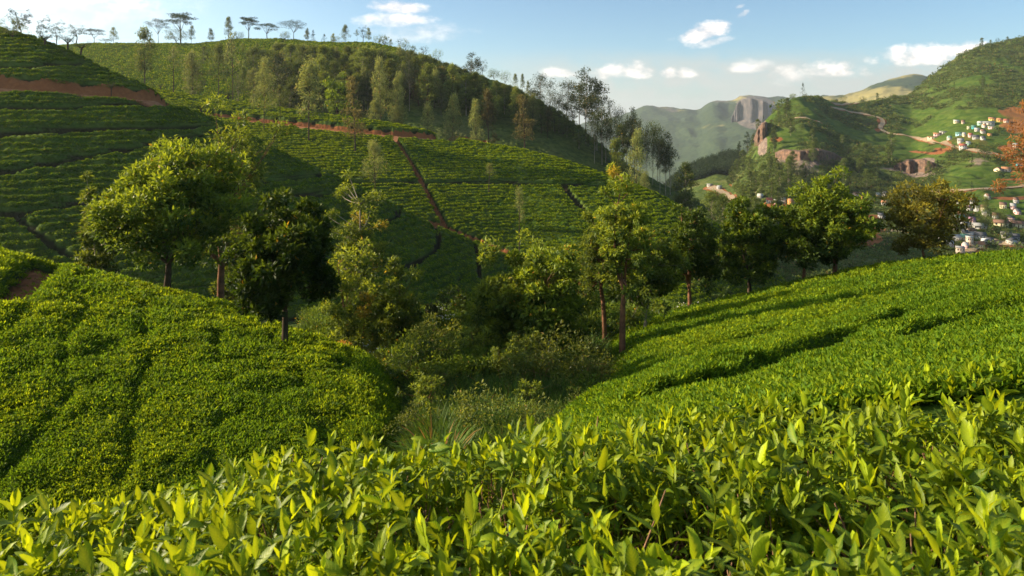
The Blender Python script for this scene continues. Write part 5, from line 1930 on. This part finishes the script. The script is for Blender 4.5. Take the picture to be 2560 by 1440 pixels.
# wild shrubs in the gully, each standing on its own
GS = []
r = np.random.default_rng(91)
tries = 0
while len(GS) < 105 and tries < 3000:
    tries += 1
    px = r.uniform(800, 1640)
    d = r.uniform(17, 56)
    if int(sample(SH['near'], np.array([px]), np.array([min(d, 57.5)]), 'idx')[0]) not in (-1, IX['spur'], IX['field']):
        continue
    if any(math.hypot((px - a) / F * d, d - b) < 1.3 for a, b in GS):
        continue
    GS.append((px, d))
for i, (px, d) in enumerate(sorted(GS)):
    u = r.random()
    kind, lf, nm, wd = [('shrub', LEAF['scrub'], 'wild_shrub', 'yellowish green wild shrub'), ('shrub', LEAF['shade'], 'wild_shrub', 'deep green wild shrub'), ('loose', LEAF['gum'], 'gum_sapling', 'airy gum sapling')][0 if u < 0.4 else 1 if u < 0.75 else 2]
    H = (r.uniform(0.9, 2.7) if kind == 'shrub' else r.uniform(1.6, 2.8)) * (0.8 if d < 24 else 1.1)
    v = i % 3
    tree(nm, '%s in the gully undergrowth, %s from left' % (wd, ordinal(i + 1)), 'shrub', kind, atd(px, d), H, H * (1.2 if kind == 'shrub' else 0.6), 3000 + v, MAT_BARK_RED, lf, 'shrubs of the gully', q=0.5, rot=i * 2.1, key=('gully', nm, wd, v), leaf=0.5)

# ------------------------------------------------------------------ cliffs
MAT_ROCK = simple_mat('cliff_rock', (0.21, 0.125, 0.085), (0.065, 0.048, 0.042), 0.45, 0.9, 0.1, 0.6)
MAT_ROCK_GREY = simple_mat('mountain_rock', (0.12, 0.10, 0.095), (0.045, 0.045, 0.05), 0.04, 0.9, 0.1, 0.6)


def cliff(name, label, tops, bots, mat, amp, wl, rngd, seed, step=3.0):
    xs = np.arange(tops[0][0], tops[-1][0] + 0.1, step)
    tp = np.interp(xs, *np.array(tops, float).T)
    bt = np.interp(xs, *np.array(bots, float).T)
    rows = 22
    V = []
    for px, a, b in zip(xs, tp, bt):
        pt, pb = at(px, a, *rngd), at(px, b, *rngd)
        dm = pb.y + 0.22 * (pt.y - pb.y)
        X = (px - 1280) / F
        col = []
        for k in range(rows):
            t = k / (rows - 1)
            zt = (H0 - a) / F * (dm + 0.5)
            z = pb.z - amp + (zt - pb.z + amp) * t
            s = X * dm / wl
            dd = dm + 0.5 * amp * fbm(np.array([s * 3.1]), np.array([t * 6.0]), seed + 5, 3)[0] + amp * (fbm(np.array([s]), np.array([t * 0.9 + seed]), seed, 4)[0] * 1.6 + 0.9 * (abs(math.sin(s * 2.3 + 2 * fbm(np.array([s * 0.5]), np.array([3.3]), seed, 2)[0])) - 0.5)) + 0.18 * (zt - pb.z) * t
            col.append((X * dd, dd, z))
        zt2 = zground(X * pt.y, pt.y)
        col.append((X * (dm + pt.y) / 2, (dm + pt.y) / 2 + amp, max(col[-1][2] + amp * 0.2, zground(X * (dm + pt.y) / 2, (dm + pt.y) / 2))))
        col.append((X * pt.y, pt.y + amp, zt2 - amp * 0.5))
        V.append(col)
    V = np.array(V)
    n, m = V.shape[:2]
    i = np.arange(n * m).reshape(n, m)
    Q = np.stack([i[:-1, :-1], i[1:, :-1], i[1:, 1:], i[:-1, 1:]], -1).reshape(-1, 4)
    return tag(obj(name, mesh_np(name, V.reshape(-1, 3), Q), mat), label, 'cliff')


cliff('rock_cliff', 'reddish brown cliff band across the foot of the green spur', [(1938, 384), (1960, 376), (2000, 380), (2040, 374), (2085, 384), (2110, 398)], [(1938, 400), (1960, 410), (2000, 420), (2040, 424), (2085, 418), (2110, 406)], MAT_ROCK, 1.4, 3.6, (280, 900), 5, 1.6)
cliff('rock_cliff', 'broken brown rock outcrop below the village track', [(2235, 416), (2270, 402), (2310, 400), (2345, 412)], [(2235, 428), (2270, 440), (2310, 442), (2345, 428)], MAT_ROCK, 1.3, 3.4, (280, 900), 8, 1.6)
cliff('rock_cliff', 'steep rocky nose at the left end of the green spur', [(1886, 352), (1896, 325), (1908, 308), (1918, 306)], [(1886, 375), (1896, 378), (1908, 372), (1918, 350)], MAT_ROCK, 2.2, 3.8, (400, 900), 11, 2.0)
cliff('rock_cliff', 'sheer grey cliff under the flat top of the hazy mountain', [(1828, 300), (1838, 272), (1850, 250), (1870, 246), (1895, 248), (1920, 256)], [(1828, 314), (1838, 322), (1850, 322), (1870, 326), (1895, 328), (1920, 330)], MAT_ROCK_GREY, 6.0, 30.0, (1400, 4500), 14, 1.5)

# ------------------------------------------------------------------ village
def paint(c, name):
    key = ('paint', name)
    if key not in MESHES:
        MESHES[key] = simple_mat(name, c, tuple(v * 0.82 for v in c), 0.5, 0.8, 0.2)
    return MESHES[key]


WALLS = {'white': (0.52, 0.50, 0.45), 'cream': (0.72, 0.62, 0.40), 'yellow': (0.75, 0.55, 0.18), 'turquoise': (0.08, 0.40, 0.42), 'mint': (0.36, 0.54, 0.46), 'pink': (0.72, 0.46, 0.44), 'orange': (0.72, 0.36, 0.12),
         'pale blue': (0.36, 0.60, 0.68), 'grey': (0.42, 0.41, 0.39), 'beige': (0.58, 0.46, 0.36)}
ROOFS = {'grey': (0.33, 0.33, 0.33), 'dark': (0.10, 0.10, 0.11), 'red': (0.38, 0.12, 0.08), 'brown': (0.20, 0.115, 0.08), 'rust': (0.40, 0.19, 0.10), 'green': (0.13, 0.27, 0.21), 'white': (0.50, 0.49, 0.46), 'purple': (0.26, 0.14, 0.22)}
MAT_PANE = simple_mat('dark_window', (0.03, 0.035, 0.04), (0.05, 0.05, 0.055), 2, 0.3, 0.5)
MAT_DOOR = simple_mat('wooden_door', (0.16, 0.085, 0.045), (0.10, 0.05, 0.03), 4, 0.6)


def box(x0, x1, y0, y1, z0, z1):
    v = np.array([(x, y, z) for x in (x0, x1) for y in (y0, y1) for z in (z0, z1)], float)
    q = np.array([(0, 1, 3, 2), (4, 6, 7, 5), (0, 4, 5, 1), (2, 3, 7, 6), (0, 2, 6, 4), (1, 5, 7, 3)])
    return v, q


def solid(name, boxes, mat, parent):
    B = Build()
    for b in boxes:
        B.add(*box(*b))
    return obj(name, B.mesh(name, False), mat, parent)


def house(px, py, wpx, hpx, wall, roof, style, rot, label, floors=1):
    p = at(px, py, 250, 1000)
    w, h = size(p, wpx * 0.76), max(1.5 * floors, size(p, hpx * 0.52))
    dp = max(3.2, min(w * 0.5, 6.0))
    e = bpy.data.objects.new('house', None)
    COL.objects.link(e)
    e.location = (p.x, p.y + dp * 0.5, zground(p.x, p.y + dp * 0.25))
    e.rotation_euler = (0, 0, math.atan2(-p.x, p.y) + rot)
    tag(e, label, 'house', 'houses of the hillside village')
    wm = paint(WALLS[wall], wall.replace(' ', '_') + '_wall')
    rm = paint(ROOFS[roof], roof + '_roof')
    a, b = w / 2, dp / 2
    solid('wall', [(-a, a, -b, b, -1.6, h)], wm, e)
    o = 0.05 * w
    if style == 'gable':
        rh = min(0.34 * dp, 2.2)
        v = np.array([(-a - o, -b - o, h - 0.12), (a + o, -b - o, h - 0.12), (a + o, b + o, h - 0.12), (-a - o, b + o, h - 0.12), (-a - o, 0, h + rh), (a + o, 0, h + rh),
                      (-a - o, -b - o, h + 0.01), (a + o, -b - o, h + 0.01), (a + o, b + o, h + 0.01), (-a - o, b + o, h + 0.01), (-a - o, 0, h + rh + 0.1), (a + o, 0, h + rh + 0.1)])
        B = Build()
        B.add(v, [(6, 7, 11, 10), (8, 9, 10, 11), (0, 4, 5, 1), (2, 5, 4, 3), (0, 1, 7, 6), (2, 3, 9, 8)], [(0, 6, 4), (4, 6, 10), (3, 4, 9), (4, 10, 9), (1, 5, 7), (5, 11, 7), (2, 8, 5), (5, 8, 11)])
        obj('roof', B.mesh('roof', False), rm, e)
        B = Build()
        B.add(np.array([(-a, -b, h), (-a, b, h), (-a, 0, h + rh - 0.1), (a, -b, h), (a, b, h), (a, 0, h + rh - 0.1)]), None, [(0, 2, 1), (3, 4, 5)])
        obj('gable', B.mesh('gable', False), wm, e)
    elif style == 'shed':
        v = np.array([(-a - o, -b - o, h + 0.02), (a + o, -b - o, h + 0.02), (a + o, b + o, h + 0.9), (-a - o, b + o, h + 0.9)])
        v = np.concatenate([v, v + [0, 0, 0.14]])
        B = Build()
        B.add(v, [(3, 2, 1, 0), (4, 5, 6, 7), (0, 1, 5, 4), (1, 2, 6, 5), (2, 3, 7, 6), (3, 0, 4, 7)])
        obj('roof', B.mesh('roof', False), rm, e)
    else:
        solid('roof', [(-a - o, a + o, -b - o, b + o, h + 0.003, h + 0.28)], rm, e)
    n = max(3, int(w / 2.2))
    for f in range(floors):
        z0 = h * f / floors
        hh = h / floors
        for k in range(n):
            c = -a + w * (k + 0.5) / n
            if f == 0 and k == n // 2:
                solid('door', [(c - 0.13 * w / n, c + 0.13 * w / n, -b - 0.06, -b + 0.05, z0 - 0.2, z0 + hh * 0.72)], MAT_DOOR, e)
            else:
                solid('window', [(c - 0.17 * w / n, c + 0.17 * w / n, -b - 0.05, -b + 0.05, z0 + hh * 0.32, z0 + hh * 0.76)], MAT_PANE, e)
        solid('window', [(-a - 0.05, -a + 0.05, -0.14 * dp, 0.14 * dp, z0 + hh * 0.36, z0 + hh * 0.74)], MAT_PANE, e)
    return e


VILLAGE = [
    (2394, 311, 15, 7, 'cream', 'white', 'shed', 0.2, 'topmost cream house left of the village', 1), (2411, 312, 9, 5, 'beige', 'brown', 'gable', 0.1, 'small beige annex beside the topmost cream house', 1),
    (2361, 335, 20, 8, 'white', 'white', 'flat', 0.1, 'white house with white flat roof at the left of the upper village', 1), (2347, 343, 22, 6, 'pink', 'rust', 'shed', 0.1, 'pinkish house under a rusty roof by the road bend', 1),
    (2334, 350, 28, 8, 'cream', 'rust', 'flat', 0.05, 'long low cream shop row right on the dirt road', 1), (2377, 352, 11, 7, 'white', 'green', 'gable', 0.3, 'little white house with a green roof above the road', 1),
    (2425, 325, 9, 6, 'cream', 'white', 'flat', 0, 'narrow cream house touching the turquoise house', 1), (2438, 325, 12, 7, 'turquoise', 'green', 'shed', 0.1, 'bright turquoise house in the upper village', 1),
    (2454, 315, 15, 7, 'mint', 'white', 'gable', 0.2, 'mint green house in the top row of the village', 1), (2476, 316, 32, 6, 'white', 'grey', 'shed', 0.05, 'long white house with grey roof in the top row', 1),
    (2484, 325, 22, 8, 'pink', 'white', 'flat', 0.1, 'pale pink house below the long white house', 1), (2464, 322, 10, 6, 'white', 'rust', 'gable', 0.4, 'small white house squeezed left of the pale pink house', 1),
    (2484, 305, 19, 6, 'yellow', 'rust', 'shed', 0.1, 'yellow house highest on the right of the village', 1), (2503, 308, 16, 7, 'orange', 'rust', 'gable', 0.2, 'orange house beside the highest yellow house', 1),
    (2519, 310, 14, 6, 'beige', 'red', 'gable', 0.1, 'red roofed house at the right end of the top row', 1), (2446, 332, 13, 6, 'white', 'white', 'shed', 0.1, 'white roofed house under the turquoise house', 1),
    (2461, 337, 13, 7, 'white', 'brown', 'gable', 0.2, 'white house with brown roof in mid village', 1), (2478, 341, 12, 7, 'orange', 'brown', 'flat', 0.1, 'small orange house at the right of mid village', 1),
    (2402, 340, 21, 6, 'pale blue', 'green', 'shed', 0.05, 'long pale blue house in mid village', 1), (2414, 344, 9, 6, 'cream', 'grey', 'gable', 0.2, 'tiny cream house in front of the long pale blue house', 1),
    (2430, 346, 12, 7, 'pink', 'red', 'gable', 0.2, 'pink house with a red roof in mid village', 1), (2443, 351, 18, 7, 'grey', 'dark', 'gable', 0.1, 'grey house with dark roof below mid village', 1),
    (2461, 354, 12, 7, 'white', 'dark', 'gable', 0.3, 'white house with dark roof below mid village', 1), (2405, 359, 17, 7, 'white', 'grey', 'gable', 0.1, 'white house with grey roof above the road', 1),
    (2425, 364, 12, 6, 'mint', 'grey', 'shed', 0.2, 'mint house close above the dirt road', 1), (2411, 376, 21, 13, 'white', 'red', 'gable', 0.1, 'two storey white house with red roof below the dirt road', 2),
    (2543, 372, 13, 7, 'white', 'grey', 'gable', 0.2, 'pale house partly behind the rust leaved tree', 1), (2553, 422, 15, 9, 'turquoise', 'dark', 'gable', 0.2, 'turquoise house at the right edge below the road', 1),
    (2500, 435, 18, 8, 'cream', 'brown', 'gable', 1.2, 'cream gabled house above the bare bank', 1), (2520, 434, 24, 6, 'beige', 'rust', 'gable', 0.05, 'long rust roofed house joined to the cream gabled house', 1),
    (2404, 543, 30, 11, 'white', 'rust', 'gable', 0.15, 'white house with rust roof at the top of the lower town', 1), (2427, 529, 10, 6, 'white', 'purple', 'gable', 0.3, 'small white house above the lower town', 1),
    (2470, 542, 20, 8, 'white', 'grey', 'shed', 0.1, 'low white house alone above the lower town', 1), (2508, 567, 40, 12, 'cream', 'brown', 'gable', 0.1, 'long cream house with brown roof in the lower town', 1),
    (2552, 571, 34, 12, 'cream', 'brown', 'gable', 0.1, 'cream house with brown roof at the right edge', 1), (2419, 571, 26, 8, 'grey', 'grey', 'shed', 0.2, 'grey shed in the middle of the lower town', 1),
    (2453, 574, 38, 10, 'white', 'grey', 'gable', 0.3, 'large grey roofed hall in the lower town', 1), (2407, 554, 26, 8, 'white', 'green', 'shed', 0.1, 'white house with green sheet roof in the lower town', 1),
    (2436, 560, 17, 7, 'pink', 'purple', 'gable', 0.2, 'pink house with purple roof in the lower town', 1), (2522, 598, 28, 11, 'white', 'dark', 'gable', 0.2, 'white house with dark roof right of the parked van', 1),
    (2457, 600, 30, 10, 'white', 'dark', 'gable', 0.15, 'white house with dark roof behind the parked van', 1), (2418, 607, 24, 12, 'white', 'green', 'gable', 0.2, 'green roofed house above the lower road', 1),
    (2430, 615, 18, 14, 'beige', 'white', 'flat', 0.2, 'beige flat roofed block on the lower road', 2), (2407, 634, 24, 14, 'beige', 'grey', 'flat', 0.1, 'beige block nearest the tea edge', 2),
    (2376, 620, 30, 8, 'grey', 'grey', 'shed', 0.1, 'dark grey shed right beside the olive tree', 1), (2199, 498, 13, 7, 'yellow', 'white', 'gable', 0.2, 'yellow house alone among trees in the valley', 1),
    (2360, 602, 20, 7, 'white', 'grey', 'shed', 0.2, 'white shed half hidden by the olive tree', 1), (2545, 602, 20, 10, 'grey', 'dark', 'gable', 0.2, 'grey house at the right edge of the lower town', 1),
    (1903, 500, 16, 6, 'white', 'white', 'gable', 0.2, 'white house at the left end of the valley hamlet', 1), (1926, 511, 18, 8, 'white', 'red', 'gable', 0.1, 'white house with red roof in the valley hamlet', 1),
    (1945, 514, 16, 7, 'pink', 'grey', 'gable', 0.2, 'pink house in the valley hamlet', 1), (1962, 509, 14, 7, 'white', 'grey', 'shed', 0.1, 'grey roofed white house in the valley hamlet', 1),
    (1979, 514, 14, 7, 'orange', 'rust', 'gable', 0.2, 'orange house at the right end of the valley hamlet', 1),
    (1776, 466, 17, 6, 'white', 'grey', 'flat', 0.1, 'long white building beside the valley road', 1), (1800, 474, 14, 5, 'grey', 'grey', 'gable', 0.3, 'grey shed at the valley road bend', 1),
]
r = np.random.default_rng(55)
more = []
tries = 0
while len(more) < 34 and tries < 2000:
    tries += 1
    px, py = r.uniform(2090, 2558), r.uniform(488, 632)
    if abs(px - 2312) < 78 and py > 455 or r.random() > 0.55 + 0.45 * (px > 2380):
        continue
    if any(abs(px - a[0]) < 15 and abs(py - a[1]) < 9 for a in more + [v[:2] for v in VILLAGE]):
        continue
    more.append((px, py))
for i, (px, py) in enumerate(sorted(more)):
    wl = ['white', 'white', 'cream', 'grey', 'beige', 'pink', 'grey'][r.integers(0, 7)]
    rf = ['grey', 'dark', 'brown', 'rust', 'red', 'brown'][r.integers(0, 6)]
    VILLAGE.append((px, py, r.uniform(11, 22), r.uniform(7, 10), wl, rf, 'gable' if r.random() < 0.7 else 'shed', r.normal(0.1, 0.4), 'small %s house with %s roof, %s from left among the valley floor houses' % (wl, rf, ordinal(i + 1)), 1))
for h in VILLAGE:
    house(*h)

# the white van parked on the lower road
p = at(2466, 610, 250, 600)
van = bpy.data.objects.new('parked_van', None)
COL.objects.link(van)
van.location = (p.x, p.y, zground(p.x, p.y) + 0.35)
van.rotation_euler = (0, 0, 0.35)
tag(van, 'small white van parked on the lower town road', 'van')
MAT_VAN = simple_mat('white_paint', (0.8, 0.8, 0.78), (0.74, 0.74, 0.72), 2, 0.3, 0.5)
MAT_TYRE = simple_mat('tyre', (0.03, 0.03, 0.03), None, 5, 0.9)
B = Build()
prof = [(-2.2, 0.35), (2.2, 0.35), (2.2, 0.95), (1.85, 1.15), (1.35, 1.85), (-2.1, 1.9), (-2.2, 1.7)]
n = len(prof)
v = np.array([(a, y, b) for y in (-0.85, 0.85) for a, b in prof])
B.add(v, [(i, (i + 1) % n, n + (i + 1) % n, n + i) for i in range(n)], [(0, i + 1, i) for i in range(1, n - 1)] + [(n, n + i, n + i + 1) for i in range(1, n - 1)])
obj('body', B.mesh('body', False), MAT_VAN, van)
solid('window', [(-1.9, 1.1, -0.87, -0.84, 1.15, 1.7)], MAT_PANE, van)
solid('window', [(-1.9, 1.1, 0.84, 0.87, 1.15, 1.7)], MAT_PANE, van)
for wx in (-1.4, 1.4):
    for wy in (-0.8, 0.8):
        B = Build()
        th = np.linspace(0, 2 * np.pi, 14, endpoint=False)
        ring = [np.stack([wx + 0.34 * np.cos(th), np.full(14, wy + s), 0.34 + 0.34 * np.sin(th)], 1) for s in (-0.1, 0.1)]
        v = np.concatenate(ring)
        B.add(v, [(i, (i + 1) % 14, 14 + (i + 1) % 14, 14 + i) for i in range(14)], [(0, i + 1, i) for i in range(1, 13)] + [(14, 14 + i, 15 + i) for i in range(1, 13)])
        obj('wheel', B.mesh('wheel'), MAT_TYRE, van)
# ------------------------------------------------------------------ haze over the whole valley
def haze():
    import bmesh
    x0, x1, y0, y1, z0, z1 = -21000, 20500, -80, 9400, -760, 262
    v = [(x, y, z) for x in (x0, x1) for y in (y0, y1) for z in (z0, z1)]
    q = [(0, 1, 3, 2), (4, 6, 7, 5), (0, 4, 5, 1), (2, 3, 7, 6), (0, 2, 6, 4), (1, 5, 7, 3)]
    mt = bpy.data.materials.new('haze')
    mt.use_nodes = True
    t = mt.node_tree
    t.nodes.clear()
    g = NG(t)
    o = g.n('ShaderNodeOutputMaterial')
    pv = g.n('ShaderNodeVolumePrincipled')
    pv.inputs['Color'].default_value = (0.84, 0.93, 1.0, 1)
    pv.inputs['Density'].default_value = 0.00008
    pv.inputs['Anisotropy'].default_value = 0.3
    g.link(pv.outputs[0], o.inputs['Volume'])
    ob = obj('haze', mesh_np('haze', v, q), mt)
    tag(ob, 'pale bluish air haze filling the valley', 'haze', kind='stuff')


haze()
